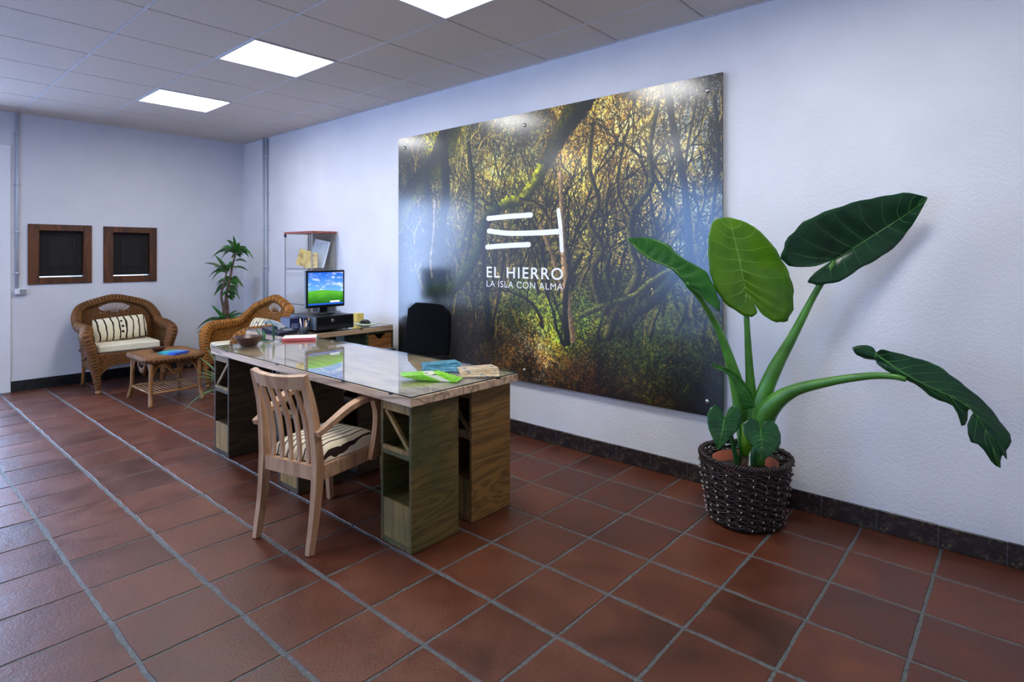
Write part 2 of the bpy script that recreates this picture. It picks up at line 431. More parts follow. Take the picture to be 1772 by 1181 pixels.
cells.sort(); rest = MB()
for k, (nv, w, x0, x1, y0, y1) in enumerate(cells):
    sx, sy = (x1-x0)/PX, (y1-y0)/PY; c = ((x0+x1)/2, (y0+y1)/2, random.uniform(-.0006, .0006)); q = random.randrange(10)
    if k < 298 and not nv:
        o = link('tile', tmesh[q], fl, c); o.scale = (sx, sy, 1); o.rotation_euler = (random.uniform(-.0022, .0022), random.uniform(-.0022, .0022), 0)
    else:
        V, F = tile_mesh(q); rest.add([(c[0]+x*sx, c[1]+y*sy, c[2]+z) for x, y, z in V], F)
o = rest.build('tile', M_TILE, fl); o['kind'] = 'stuff'

# walls
w = MB().box(XB-.2, XF+.2, YW, YW+.2, -.01, 3.0).build('wall_right', M_WALL); w['kind'] = 'structure'
w = MB().box(XF, XF+.2, YL, YW, -.01, 3.0).build('wall_front', M_WALL); w['kind'] = 'structure'
DY0, DY1, DZ = -.9, 1.0, 2.40       # door opening in the back wall
H1, H2 = (1.236, 1.782, 1.080, 1.706), (1.890, 2.420, 1.076, 1.702)    # hatch windows
wb = MB()
X0, X1 = XB-.2, XB
wb.box(X0, X1, YL, DY0, -.01, 3.0); wb.box(X0, X1, DY0, DY1, DZ, 3.0)
wb.box(X0, X1, DY1, H1[0]+.01, -.01, 3.0); wb.box(X0, X1, H1[0]+.01, H1[1]-.01, -.01, H1[2]+.01); wb.box(X0, X1, H1[0]+.01, H1[1]-.01, H1[3]-.01, 3.0)
wb.box(X0, X1, H1[1]-.01, H2[0]+.01, -.01, 3.0); wb.box(X0, X1, H2[0]+.01, H2[1]-.01, -.01, H2[2]+.01); wb.box(X0, X1, H2[0]+.01, H2[1]-.01, H2[3]-.01, 3.0)
wb.box(X0, X1, H2[1]-.01, YW, -.01, 3.0)
w = wb.build('wall_back', M_WALLB); w['kind'] = 'structure'
WINS = [(-4.9, -3.6, .6, 2.55), (-1.6, .4, .75, 2.5)]  # second opening is unseen, added to let light onto mural and plant
wl = MB(); px = XB
for a, b, z0, z1 in WINS:
    wl.box(px, a, YL-.2, YL, -.01, 3.0); wl.box(a, b, YL-.2, YL, -.01, z0); wl.box(a, b, YL-.2, YL, z1, 3.0); px = b
wl.box(px, XF, YL-.2, YL, -.01, 3.0)
w = wl.build('wall_left', M_WALLB); w['kind'] = 'structure'
for k, (a, b, z0, z1) in enumerate(WINS):
    t = struct('window_%d' % (k+3), ((a+b)/2, YL, z0)); hw = (b-a)/2; h = z1-z0
    f = MB(); f.box(-hw, -hw+.05, -.12, -.06, 0, h); f.box(hw-.05, hw, -.12, -.06, 0, h); f.box(-hw+.05, hw-.05, -.12, -.06, 0, .05); f.box(-hw+.05, hw-.05, -.12, -.06, h-.05, h); f.box(-.03, .03, -.12, -.06, .05, h-.05)
    f.build('window_frame', M_WHITE, t)
    for sx in (-1, 1):
        x0, x1 = (-hw+.05, -.03) if sx < 0 else (.03, hw-.05)
        MB().box(x0, x1, -.094, -.088, .05, h-.05).build('pane', M_GLASS, t)

# ceiling
ce = MB().box(XB-.2, XF+.2, YL-.2, YW+.2, ZC+.06, 3.05).build('ceiling', M_CEILB); ce['kind'] = 'structure'
CX0, CPX, CY0, CPY = -2.66, .594, 1.785, .63
cm = MB().box(-CPX/2+.004, CPX/2-.004, -CPY/2+.007, CPY/2-.007, -.006, .008, b=.004).mesh('ceiling_tile', M_CEIL)
lights = [(-3, 0), (-6, 0), (0, 0), (3, 0), (-5, -4), (-2, -4)]  # last two are unseen panels added for ambient light
cg = MB(); cg2 = MB()
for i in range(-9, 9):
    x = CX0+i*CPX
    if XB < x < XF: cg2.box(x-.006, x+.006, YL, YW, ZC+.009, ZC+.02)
for j in range(-8, 4):
    y = CY0+j*CPY
    if YL < y < YW: cg.box(XB, XF, y-.009, y+.009, ZC+.0015, ZC+.0195)
cg.box(XB, XF, YW-.02, YW, ZC-.001, ZC+.02); cg.box(XB, XB+.02, YL, YW-.02, ZC-.001, ZC+.02)
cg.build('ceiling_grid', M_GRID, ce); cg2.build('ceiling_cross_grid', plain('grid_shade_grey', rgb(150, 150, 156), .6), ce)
for i in range(-9, 8):
    for j in range(-8, 3+1):
        x0, x1, y0, y1 = CX0+i*CPX, CX0+(i+1)*CPX, CY0+j*CPY, CY0+(j+1)*CPY
        x0, x1, y0, y1 = max(x0, XB), min(x1, XF), max(y0, YL), min(y1, YW)
        if x1-x0 < .05 or y1-y0 < .05 or (i, j) in lights: continue
        o = link('ceiling_tile', cm, ce, ((x0+x1)/2, (y0+y1)/2, ZC+.008)); o.scale = ((x1-x0)/CPX, (y1-y0)/CPY, 1)
LL = {(-3, 0): 'square white ceiling light panel, the middle one above the desk', (-6, 0): 'smaller looking white ceiling light panel farthest away, above the coffee table',
      (0, 0): 'ceiling light panel cut by the top edge, nearest, left of the mural top',
      (3, 0): 'ceiling light panel above the picture edge, over the leafy potted plant', (-5, -4): 'unseen ceiling panel added for ambient light, first in the row by the left windows',
      (-2, -4): 'unseen ceiling panel added for ambient light, second in the row by the left windows', (1, -4): 'ceiling light panel out of view, last in the row by the left windows'}
for k, (i, j) in enumerate(lights):
    cx, cy = CX0+(i+.5)*CPX, CY0+(j+.5)*CPY
    t = thing('ceiling_light', LL[(i, j)], 'ceiling light', (cx, cy, ZC), group='square ceiling light panels')
    a, b, e = CPX/2-.002, CPY/2-.002, .022
    e = .018; f = MB(); f.box(-a, a, -b, -b+e, -.004, .05); f.box(-a, a, b-e, b, -.004, .05); f.box(-a, -a+e, -b+e, b-e, -.004, .05); f.box(a-e, a, -b+e, b-e, -.004, .05)
    f.build('frame', M_GRID, t); MB().box(-a+e, a-e, -b+e, b-e, .026, .034).build('diffuser', M_DIFF, t)

# skirting
bs = struct('baseboard_right', (0, YW, 0)); x = -1.58+.25*13
k = 0; x = -7.58
skm = MB().box(-.124, .124, -.013, 0, .001, .108, b=.002).mesh('skirting_tile', M_SKIRT)
xs = []
x = -1.58
while x > XB: x -= .252
x += .252
while x+.252 < XF: xs.append(x); x += .252
for x in xs: link('skirting_tile', skm, bs, (x+.126, 0, random.uniform(-.001, .001)))
MB().box(XB, xs[0]-.002, -.013, 0, .001, .108).build('skirting_tile', M_SKIRT, bs)
MB().box(xs[0]-.001, XF, -.0095, 0, .001, .106).build('joint_backing', plain('skirting_joint', rgb(92, 90, 94), .7), bs)
b = MB().box(XB, XB+.013, 1.102, YW-.014, .001, .108).build('baseboard_back', M_SKIRTB); b['kind'] = 'structure'

# glazed door at the left end of the back wall
d = struct('door_1', (XB, 0, 0))
f = MB(); f.box(-.16, .02, DY1, DY1+.1, 0, DZ+.09); f.box(-.16, .02, DY0-.1, DY0, 0, DZ+.09); f.box(-.16, .02, DY0, DY1, DZ, DZ+.09)
f = MB(); f.box(.0005, .02, DY1-.02, DY1+.1, 0, DZ+.09, b=.004); f.box(.0005, .02, DY0-.1, DY0+.02, 0, DZ+.09, b=.004); f.box(.0005, .02, DY0+.02, DY1-.02, DZ-.02, DZ+.09, b=.004)
f.box(-.12, -.002, DY1-.035, DY1-.002, 0, DZ-.002); f.box(-.12, -.002, DY0+.002, DY0+.035, 0, DZ-.002); f.box(-.12, -.002, DY0+.035, DY1-.035, DZ-.035, DZ-.002)
f.build('door_frame', M_WHITE, d)
ym = (DY0+DY1)/2
for y0, y1 in ((DY0+.04, ym-.002), (ym+.002, DY1-.04)):
    l = MB(); l.box(-.09, -.05, y0, y0+.07, .01, DZ-.04); l.box(-.09, -.05, y1-.07, y1, .01, DZ-.04); l.box(-.09, -.05, y0+.07, y1-.07, .01, .14); l.box(-.09, -.05, y0+.07, y1-.07, DZ-.11, DZ-.04)
    lf = l.build('door_leaf', M_WHITE, d); MB().box(-.073, -.067, y0+.07, y1-.07, .14, DZ-.11).build('pane', M_GLASS, lf)

# two small wooden hatch windows
for k, (y0, y1, z0, z1) in enumerate((H1, H2)):
    t = struct('window_%d' % (k+1), (XB, (y0+y1)/2, z0)); hw = (y1-y0)/2; h = z1-z0
    sl, sr = (.092, .075)
    for nm, a in (('stile', (-.06, .018, -hw, -hw+sl, 0, h)), ('stile', (-.06, .018, hw-sr, hw, 0, h)), ('rail', (-.06, .015, -hw+sl, hw-sr, h-.066, h)), ('rail', (-.06, .015, -hw+sl, hw-sr, 0, .07))):
        MB().box(*a, b=.003).build(nm, M_HATCH, t)
    p = MB(); a, b, c, e = -hw+sl, hw-sr, .07, h-.066
    p.box(-.075, -.055, a, b, c+.012, e)
    p.box(-.055, -.045, a+.002, a+.05, c+.014, e-.002); p.box(-.055, -.045, b-.05, b-.002, c+.014, e-.002); p.box(-.055, -.045, a+.05, b-.05, c+.014, c+.06); p.box(-.055, -.045, a+.05, b-.05, e-.05, e-.002)
    p.box(-.055, -.048, a+.085, b-.085, c+.095, e-.085, b=.006)
    p.build('shutter', M_HATCHD, t)
    MB().box(-.07, -.06, a+.015, b-(.1 if k == 0 else .04), c+.001, c+.0080).build('light_gap', M_SLIT, t)

# conduits and the socket
def pipe(x, y, z0, z1, r, clips, dirv, label):
    t = thing('conduit_pipe', label, 'pipe', (x, y, z0))
    MB().tube([(0, 0, 0), (0, 0, z1-z0)], r, 10).build('tube', M_GREYP, t)
    for z in clips:
        c = MB(); c.tube([(0, 0, z-z0-.012), (0, 0, z-z0+.012)], r+.004, 10)
        c.box(-r-.004 if dirv == 'x' else -r-.012, r*.2 if dirv == 'x' else r+.012, -r-.012 if dirv == 'x' else -r*.2, r+.012 if dirv == 'x' else r+.004, z-z0-.01, z-z0+.01)
        c.build('clip', M_GREYP, t)
    return t
pipe(XB+.019, 1.150, 1.045, ZC-.004, .013, [2.62, 2.1, 1.62, 1.2], 'x', 'thin grey conduit pipe on the back wall running down to the socket box')
pipe(-7.10, YW-.024, .112, ZC-.004, .013, [2.6, 2.15, 1.70, 1.24], 'y', 'left one of two grey pipes up the wall behind the wicker armchair')
pipe(-7.03, YW-.026, .112, ZC-.004, .017, [2.6, 2.15, 1.70, 1.24], 'y', 'right one of two grey pipes up the wall, nearer the glass cabinet')
t = thing('wall_socket', 'white socket box on the back wall beside the door frame', 'socket', (XB+.001, 1.178, .985))
MB().box(0, .045, -.052, .052, 0, .06, b=.006).build('housing', M_WHITE, t); MB().box(.045, .049, -.012, .044, .008, .052, b=.003).build('socket_plate', M_GREYPL, t)

# ------------------------------------------------------------------ mural: a printed panel, painted into a generated picture
MX0, MX1, MZ0, MZ1 = -4.414, -1.349, .424, 2.470
def paint_forest():
    Wd, Hd = 1500, 1000
    def P(u, v):
        p = at_y(u, v, YW); return ((p.x-MX0)/(MX1-MX0)*Wd, (MZ1-p.z)/(MZ1-MZ0)*Hd)
    KP = [(720,300,40,44,38),(775,232,120,115,20),(720,420,34,38,36),(740,560,16,18,18),(800,330,78,76,48),(835,290,118,112,74),(830,240,60,62,50),(900,340,104,100,50),(900,255,84,82,58),
          (1000,250,140,118,66),(1050,250,190,156,96),(1100,240,172,146,96),(1030,330,158,138,74),(1180,250,128,124,100),(1230,190,84,84,80),(1000,400,122,110,54),(1090,400,140,126,70),(1150,330,150,134,90),
          (1190,400,110,110,84),(950,470,80,74,38),(870,480,58,56,34),(800,470,40,42,36),(900,530,66,76,30),(935,555,96,104,38),(908,590,185,160,128),(928,612,120,96,72),(985,575,86,94,32),(1100,520,60,62,26),(1200,520,50,54,28),
          (1100,620,40,46,20),(1200,640,30,34,18),(1000,640,58,40,24),(1200,590,40,44,22),(850,600,52,42,18),(790,620,20,16,12),(900,650,34,24,14),(1100,690,44,30,16),(1240,690,12,12,10),(740,640,12,12,12),(880,615,70,52,26)]
    gx = np.linspace(0, Wd, 150); gy = np.linspace(0, Hd, 100); GX, GY = np.meshgrid(gx, gy)
    num = np.zeros((100, 150, 3)); den = np.zeros((100, 150))+1e-7
    for u, v, r, g, b in KP:
        x, y = P(u, v); w = np.exp(-((GX-x)**2+(GY-y)**2)/(2*62**2)); num += w[..., None]*np.array([r, g, b]); den += w
    low = num/den[..., None]
    def up(a, H, W):
        h, w = a.shape[:2]; y = np.linspace(0, h-1.001, H); x = np.linspace(0, w-1.001, W); yi = y.astype(int); xi = x.astype(int); fy = (y-yi)[:, None]; fx = (x-xi)[None, :]
        if a.ndim == 3: fy = fy[..., None]; fx = fx[..., None]
        A = a[yi][:, xi]; B = a[yi][:, xi+1]; C = a[yi+1][:, xi]; D = a[yi+1][:, xi+1]
        return A*(1-fy)*(1-fx)+B*(1-fy)*fx+C*fy*(1-fx)+D*fy*fx
    img = up(low, Hd, Wd)
    nz = np.zeros((Hd, Wd))
    for s_, a in ((12, .16), (30, .2), (75, .26), (180, .34), (400, .4)):
        nz += a*(up(RNG.rand(int(s_*Hd/Wd)+3, s_+3), Hd, Wd)-.5)
    big = up(RNG.rand(10, 15), Hd, Wd)*.5+up(RNG.rand(22, 33), Hd, Wd)*.3+up(RNG.rand(50, 75), Hd, Wd)*.2      # clumps of light and dark foliage
    fine_ = up(RNG.rand(220, 330), Hd, Wd)*.5+up(RNG.rand(480, 720), Hd, Wd)*.5
    gap = np.clip((fine_-.47)*3.2+(big-.5)*2.2, -.35, 1.2); img = (img*1.1)*(.62+.75*gap)[..., None]
    img *= (1+1.2*nz)[..., None]
    hue = up(RNG.rand(60, 90), Hd, Wd)-.5; img[..., 0] *= 1+.22*hue; img[..., 2] *= 1-.35*hue
    def stroke(pts, w0, w1, col, al=1.0, moss=None, seed=0):
        pts = np.array(pts, float); n = len(pts)-1
        for i in range(n):
            a, b = pts[i], pts[i+1]; wa = w0+(w1-w0)*i/n; wb_ = w0+(w1-w0)*(i+1)/n; m = max(wa, wb_)+2
            x0, x1 = int(max(0, min(a[0], b[0])-m)), int(min(Wd, max(a[0], b[0])+m+1)); y0, y1 = int(max(0, min(a[1], b[1])-m)), int(min(Hd, max(a[1], b[1])+m+1))
            if x1 <= x0 or y1 <= y0: continue
            Y, X = np.mgrid[y0:y1, x0:x1]; d = b-a; L2 = d@d+1e-9
            t = np.clip(((X-a[0])*d[0]+(Y-a[1])*d[1])/L2, 0, 1)
            dx = X-(a[0]+t*d[0]); dy = Y-(a[1]+t*d[1]); ds = np.hypot(dx, dy); r = (wa+(wb_-wa)*t)/2+nz[y0:y1, x0:x1]*m*.35
            mask = np.clip(r-ds+.5, 0, 1)*al
            side = np.clip(.5+(dx*d[1]-dy*d[0])/math.sqrt(L2)/(2*np.maximum(r, .6)), 0, 1)
            c = np.array(col)[None, None]*(1.25-.6*side[..., None])*(1+.7*nz[y0:y1, x0:x1, None])
            if moss is not None:
                mf = np.clip((.62-side)*2.4, 0, 1)[..., None]*np.clip(.6+nz[y0:y1, x0:x1, None]*1.6, 0, 1); c = c*(1-mf)+np.array(moss)*mf*(1+.8*nz[y0:y1, x0:x1, None])
            img[y0:y1, x0:x1] = img[y0:y1, x0:x1]*(1-mask[..., None])+c*mask[..., None]
    rr = random.Random(5)
    def curve(ps, k=6): return [(p.x, p.y) for p in spline([Vector((*P(*q), 0)) for q in ps], k)]
    def branch(x, y, ang, L, w, depth, col):
        pts = [(x, y)]; n = 9
        for i in range(n):
            ang += rr.uniform(-.42, .42)+(PI/2-ang)*.08; x += math.cos(ang)*L/n; y -= math.sin(ang)*L/n; pts.append((x, y))
            if depth > 0 and rr.random() < .33: branch(x, y, ang+rr.choice((-1, 1))*rr.uniform(.4, .9), L*rr.uniform(.4, .7), max(w*.55, 1.1), depth-1, col)
        stroke(pts, w, w*.35, col, .88)
    for k in range(260):       # far branches, warm and dark
        u, v = rr.uniform(720, 1250), rr.uniform(250, 520); x, y = P(u, v)
        c = rr.choice([(30, 28, 18), (22, 22, 15), (44, 38, 22), (168, 146, 88), (130, 116, 56), (36, 34, 22)])
        branch(x, y, PI/2+rr.uniform(-.7, .7), rr.uniform(120, 260), rr.uniform(2.5, 7), 2, c)
    for k in range(58):        # slender trunks
        u = rr.uniform(760, 1250); x, y = P(u, rr.uniform(480, 600)); branch(x, y, PI/2+rr.uniform(-.25, .25), rr.uniform(260, 560), rr.uniform(6, 15), 2, rr.choice([(16, 16, 11), (24, 24, 16), (20, 20, 14), (84, 76, 40)]))
    k = 2.6
    D = (24, 25, 18)
    stroke(curve([(694,385),(712,340),(745,300),(770,262),(788,212)]), 34*k, 46*k, (30,33,24), 1, (60,62,22))
    stroke(curve([(770,235),(776,330),(768,420),(772,540)]), 20*k, 15*k, (22,24,20))
    stroke(curve([(740,300),(748,380),(742,470),(738,560)]), 15*k, 12*k, (30,33,30))
    stroke(curve([(757,350),(755,400),(750,450),(752,480)]), 6*k, 5*k, (110,100,84))
    stroke(curve([(815,250),(822,330),(818,400),(806,470)]), 9*k, 10*k, (26,27,20), 1, (66,66,26))
    stroke(curve([(822,355),(808,400),(800,430)]), 9*k, 8*k, (44,48,30), 1, (84,84,34))
    stroke(curve([(1012,176),(985,215),(958,262),(938,300)]), 36*k, 20*k, (26,27,17), 1, (70,68,24))
    stroke(curve([(940,296),(926,322),(905,346),(880,352),(858,368)]), 20*k, 17*k, (52,54,22), 1, (172,168,34))
    stroke(curve([(862,362),(842,388),(832,430),(812,470),(788,498)]), 20*k, 22*k, (28,32,24), 1, (58,66,34))
    stroke(curve([(905,346),(930,352),(950,372),(965,410),(980,450)]), 7*k, 6*k, (40,34,20), 1, (90,80,36))
    stroke(curve([(840,420),(845,500),(855,575)]), 9*k, 9*k, (18,19,14)); stroke(curve([(875,440),(868,500),(856,560)]), 8*k, 7*k, (24,22,16), 1, (100,84,50))
    stroke(curve([(974,300),(976,380),(980,450),(986,520),(994,585)]), 7*k, 12*k, (104,88,64), 1, (160,134,102))
    stroke(curve([(940,390),(955,430),(968,470),(985,530)]), 7*k, 5*k, (92,78,54))
    stroke(curve([(1012,440),(990,480),(982,530),(986,592)]), 6*k, 10*k, (22,20,13))
    stroke(curve([(1030,215),(1024,290),(1040,350),(1024,385),(1046,430),(1030,470),(1040,520),(1066,560)]), 6*k, 10*k, (30,28,17), 1, (86,80,34))
    stroke(curve([(1142,180),(1128,260),(1130,320),(1098,370),(1097,430),(1106,480),(1070,540),(1056,580)]), 6*k, 15*k, (26,25,18), 1, (92,88,44))
    stroke(curve([(1094,370),(1075,330),(1080,270),(1092,220)]), 6*k, 4*k, (34,31,18), 1, (110,98,52))
    stroke(curve([(1205,455),(1160,470),(1125,492),(1095,515),(1050,528),(1010,545)]), 7*k, 8*k, (44,44,28), 1, (110,108,52))
    stroke(curve([(1200,450),(1165,485),(1135,520),(1100,545),(1080,575)]), 12*k, 13*k, (24,25,22), 1, (50,54,34))
    stroke(curve([(1158,150),(1170,230),(1186,310),(1194,400),(1196,450)]), 9*k, 9*k, (32,34,34))
    stroke(curve([(1210,170),(1196,240),(1186,310)]), 4*k, 3*k, (40,40,38)); stroke(curve([(1240,170),(1246,260),(1236,380)]), 5*k, 4*k, (34,36,36))
    stroke(curve([(1060,440),(1052,470),(1062,510),(1050,540)]), 7*k, 8*k, (26,26,16), 1, (80,82,34))
    for q in range(170):        # fine bright leaves and twigs low in the picture
        u, v = rr.uniform(700, 1250), rr.uniform(500, 700); x, y = P(u, v); branch(x, y, rr.uniform(0, PI), rr.uniform(20, 60), 2, 1, rr.choice([(50, 60, 20), (66, 52, 26), (26, 26, 14), (80, 88, 30)]))
    sp = RNG.rand(Hd, Wd) > .985; sp = sp & (np.arange(Hd)[:, None] > Hd*.1)
    lum = img.mean(-1); k_ = (sp*(.5+RNG.rand(Hd, Wd)))[..., None]; img = img*(1-k_*.6)+np.clip(img*2.4+18, 0, 225)*k_*.6
    # winding light path
    for q in range(700):       # sunlit leaf litter on the left bank and the ground
        u, v = rr.uniform(780, 1180), rr.uniform(585, 705); x, y = P(u, v); c = rr.choice([(110,84,36),(86,60,30),(58,62,26),(132,110,60)]); stroke([(x, y), (x+rr.uniform(-9, 9), y+rr.uniform(-4, 4))], 2.5, 1.5, c, .45 if u > 880 else .6)
    g_ = img.mean(-1, keepdims=True); img = g_+(img-g_)*1.3; img = img*(1.02+.35*np.clip(img/160, 0, 1)); img = np.clip(img/255, 0, 1)
    im = bpy.data.images.new('forest_print', Wd, Hd); a = np.ones((Hd, Wd, 4), np.float32); a[..., :3] = img[::-1]; im.pixels.foreach_set(a.ravel()); im.update(); im.pack(); return im
t = thing('mural_panel', 'large glossy forest photograph panel with white emblem and lettering on the white wall', 'mural', (0, YW, 0))
n = NT('forest_print'); im = n.node('ShaderNodeTexImage'); im.image = paint_forest(); im.extension = 'EXTEND'
n.lk(n.coord('UV'), im.inputs[0]); n.set(im.outputs[0], .42, spec=.5)
n.b.inputs['Coat Weight'].default_value = 1.0; n.b.inputs['Coat Roughness'].default_value = .17
M_PRINT = n.m
y0 = -.030
p = MB(); p.add([(MX0, y0, MZ0), (MX1, y0, MZ0), (MX1, y0, MZ1), (MX0, y0, MZ1)], [(0, 1, 2, 3)], False, [[(0, 0), (1, 0), (1, 1), (0, 1)]])
p.build('print', M_PRINT, t)
MB().box(MX0, MX1, y0+.0006, y0+.0085, MZ0, MZ1).build('backing_sheet', M_GLEDGE, t)
for (x, z) in [(-4.32, 2.378), (-2.875, 2.378), (-1.44, 2.378), (-1.44, .512), (-2.875, .512), (-4.32, .512)]:
    s_ = MB(); s_.lathe([(.004, 0), (.013, .002), (.014, .005), (.014, .009)], 14, M=Matrix.Translation((x, y0-.009, z)) @ Matrix.Rotation(-PI/2, 4, 'X'))
    s_.lathe([(.008, 0), (.008, .021)], 10, M=Matrix.Translation((x, y0+.0088, z)) @ Matrix.Rotation(-PI/2, 4, 'X')); s_.build('standoff', M_METAL, t)
M_LOGO = plain('white_vinyl', rgb(250, 250, 248), .5, var=.0)
def cap(path, w):          # flat vinyl stroke with round ends on the mural face
    pts = spline([Vector((x, 0, z)) for x, z in path], 8); L = []; R = []
    for i, q in enumerate(pts):
        d_ = (pts[min(i+1, len(pts)-1)]-pts[max(i-1, 0)]).normalized(); nn = Vector((-d_.z, 0, d_.x)); L.append(q+nn*w/2); R.append(q-nn*w/2)
    d_ = (pts[-1]-pts[-2]).normalized(); a0 = math.atan2(d_.z, d_.x)
    e = [pts[-1]+Vector((math.cos(a0+PI/2-PI*k/8), 0, math.sin(a0+PI/2-PI*k/8)))*w/2 for k in range(1, 8)]
    d_ = (pts[0]-pts[1]).normalized(); a1 = math.atan2(d_.z, d_.x)
    s0 = [pts[0]+Vector((math.cos(a1+PI/2-PI*k/8), 0, math.sin(a1+PI/2-PI*k/8)))*w/2 for k in range(1, 8)]
    poly = L+e+R[::-1]+s0
    return [(q.x, q.z) for q in poly]
Mx = Matrix.Rotation(PI/2, 4, 'X')
for path, wd2 in (([(-3.255, 1.682), (-3.03, 1.689), (-2.812, 1.691)], .040), ([(-3.25, 1.581), (-3.03, 1.558), (-2.75, 1.555), (-2.535, 1.560)], .040),
                  ([(-3.268, 1.452), (-3.05, 1.462), (-2.832, 1.468)], .040), ([(-2.553, 1.712), (-2.535, 1.59), (-2.522, 1.422)], .034)):
    poly = cap(path, wd2); m = MB(); N_ = len(poly)
    m.prism([(x, z) for x, z in poly], -.0, .0012, M=Matrix.Translation((0, y0-.0004, 0)) @ Mx); m.build('emblem_bar', M_LOGO, t)
def lettering(txt, x0, x1, z0, z1, spacing, bold):
    c = bpy.data.curves.new('lettering', 'FONT'); c.body = txt; c.size = 1; c.space_character = spacing; c.offset = bold; c.extrude = .0
    o = bpy.data.objects.new('lettering_tmp', c); COL.objects.link(o); bpy.context.view_layer.update()
    me = bpy.data.meshes.new_from_object(o.evaluated_get(bpy.context.evaluated_depsgraph_get())); COL.objects.unlink(o); bpy.data.objects.remove(o)
    co = np.array([v.co[:] for v in me.vertices]); a, b = co.min(0), co.max(0)
    for v in me.vertices:
        x = x0+(v.co.x-a[0])/(b[0]-a[0])*(x1-x0); z = z0+(v.co.y-a[1])/(b[1]-a[1])*(z1-z0); v.co = (x, y0-.0012, z)
    me.materials.clear(); me.materials.append(M_LOGO)
    par = list(range(len(me.vertices)))
    def fd(i):
        while par[i] != i: par[i] = par[par[i]]; i = par[i]
        return i
    for e_2 in me.edges: par[fd(e_2.vertices[0])] = fd(e_2.vertices[1])
    isl = {}
    for p_ in me.polygons: isl.setdefault(fd(p_.vertices[0]), []).append(tuple(p_.vertices))
    for r_, fs in isl.items():
        ids = sorted({i for f2 in fs for i in f2}); mp2 = {i: k for k, i in enumerate(ids)}
        MB().add([me.vertices[i].co[:] for i in ids], [tuple(mp2[i] for i in f2) for f2 in fs]).build('letter', M_LOGO, t)
lettering('EL HIERRO', -3.272, -2.512, 1.208, 1.296, 1.18, .012)
lettering('LA ISLA CON ALMA', -3.272, -2.512, 1.134, 1.184, 1.12, -.004)

# ------------------------------------------------------------------ crates that carry the desk
def crate(x, y, label, flip=False, mats=None, h=.70):
    side, face = mats or (M_CRATE, M_CRATEF)
    W_, D_ = .235, .30; th = .018
    t = thing('crate_pedestal', label, 'crate', (x, y, 0), 0, 'crate pedestals under the desk')
    g = .003
    MB().box(-W_/2, -W_/2+th, 0, D_, g, h, b=.0015).build('side_panel', side, t); MB().box(W_/2-th, W_/2, 0, D_, g, h, b=.0015).build('side_panel', side, t)
    MB().box(-W_/2+th, W_/2-th, D_-.012, D_, g, h).build('back_panel', M_CRATED, t)
    MB().box(-W_/2+th, W_/2-th, 0, D_-.012, h-.018, h).build('top_panel', side, t)
    MB().box(-W_/2+th, W_/2-th, .001, .016, h-.055, h-.0185, b=.001).build('top_rail', face, t)
    MB().box(-W_/2+th, W_/2-th, .001, D_-.013, .432, .452).build('shelf', side, t)
    MB().box(-W_/2+th, W_/2-th, .0, .014, .4525, .474, b=.001).build('shelf_lip', face, t)
    MB().box(-W_/2+th, W_/2-th, .015, D_-.013, .198, .216).build('shelf', side, t)
    MB().box(-W_/2+th, W_/2-th, .002, .0145, .03, .216, b=.001).build('front_panel', M_CRATEF, t)
    MB().box(-W_/2+th, W_/2-th, .002, D_-.013, g, .0295).build('bottom_panel', side, t)
    a, b = (-W_/2+th+.012, W_/2-th-.012) if not flip else (W_/2-th-.012, -W_/2+th+.012)
    MB().bar([(a, .014, h-.058), (b, .014, .476)], .016, .020, up=(1, 0, 0)).build('brace', face, t)
    return t
crate(-2.258, 1.73, 'green-brown crate pedestal nearest the viewer, under the desk front corner')
crate(-2.276, 2.140, 'brown crate pedestal behind the nearest one, under the desk end beside the mural', mats=(M_CRATEB, M_CRATEF))
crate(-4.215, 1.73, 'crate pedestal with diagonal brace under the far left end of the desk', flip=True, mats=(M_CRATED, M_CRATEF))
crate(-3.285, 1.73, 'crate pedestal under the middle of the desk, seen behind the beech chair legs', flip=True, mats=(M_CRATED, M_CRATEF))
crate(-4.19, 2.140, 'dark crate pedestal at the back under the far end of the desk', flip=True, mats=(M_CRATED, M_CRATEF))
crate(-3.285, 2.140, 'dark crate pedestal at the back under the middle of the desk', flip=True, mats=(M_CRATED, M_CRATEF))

# desk top: three boards and a glass sheet
DX0, DX1, DYa, DYb = -4.30, -2.098, 1.692, 2.440
t = thing('reception_desk', 'long pale pine desk top under a clear glass sheet on crates', 'desk', ((DX0+DX1)/2, (DYa+DYb)/2, .7005))
hw = (DX1-DX0)/2; dd = (DYb-DYa); cuts = [0, .30, .52, .748]
for k in range(3):
    a, b = -dd/2+cuts[k]*dd/.748+(.0008 if k else 0), -dd/2+cuts[k+1]*dd/.748
    MB().box(-hw+random.uniform(0, .002), hw-random.uniform(0, .002), a, b, 0, .0385, b=.0015).build('plank', M_PINE, t)
g = MB().box(-hw+.004, hw-.004, -dd/2+.004, dd/2-.004, .0425, .0475).build('glass_sheet', M_GLASSD, t)
g = MB()
for (a, b, c, e) in ((-hw+.001, hw-.001, -dd/2+.001, -dd/2+.0039), (-hw+.001, hw-.001, dd/2-.0039, dd/2-.001), (-hw+.001, -hw+.0039, -dd/2+.0039, dd/2-.0039), (hw-.0039, hw-.001, -dd/2+.0039, dd/2-.0039)): g.box(a, b, c, e, .0425, .0475)
g.build('glass_edge', M_GLEDGE, t)
for x in (-.85, -.15, .55, .95):
    MB().box(x-.012, x+.012, -dd/2-.001, -dd/2+.012, .0365, .0424).build('glass_pad', M_BLACK, t)
MB().box(hw-.012, hw+.001, .20, .23, .0365, .0424).build('glass_pad', M_BLACK, t)
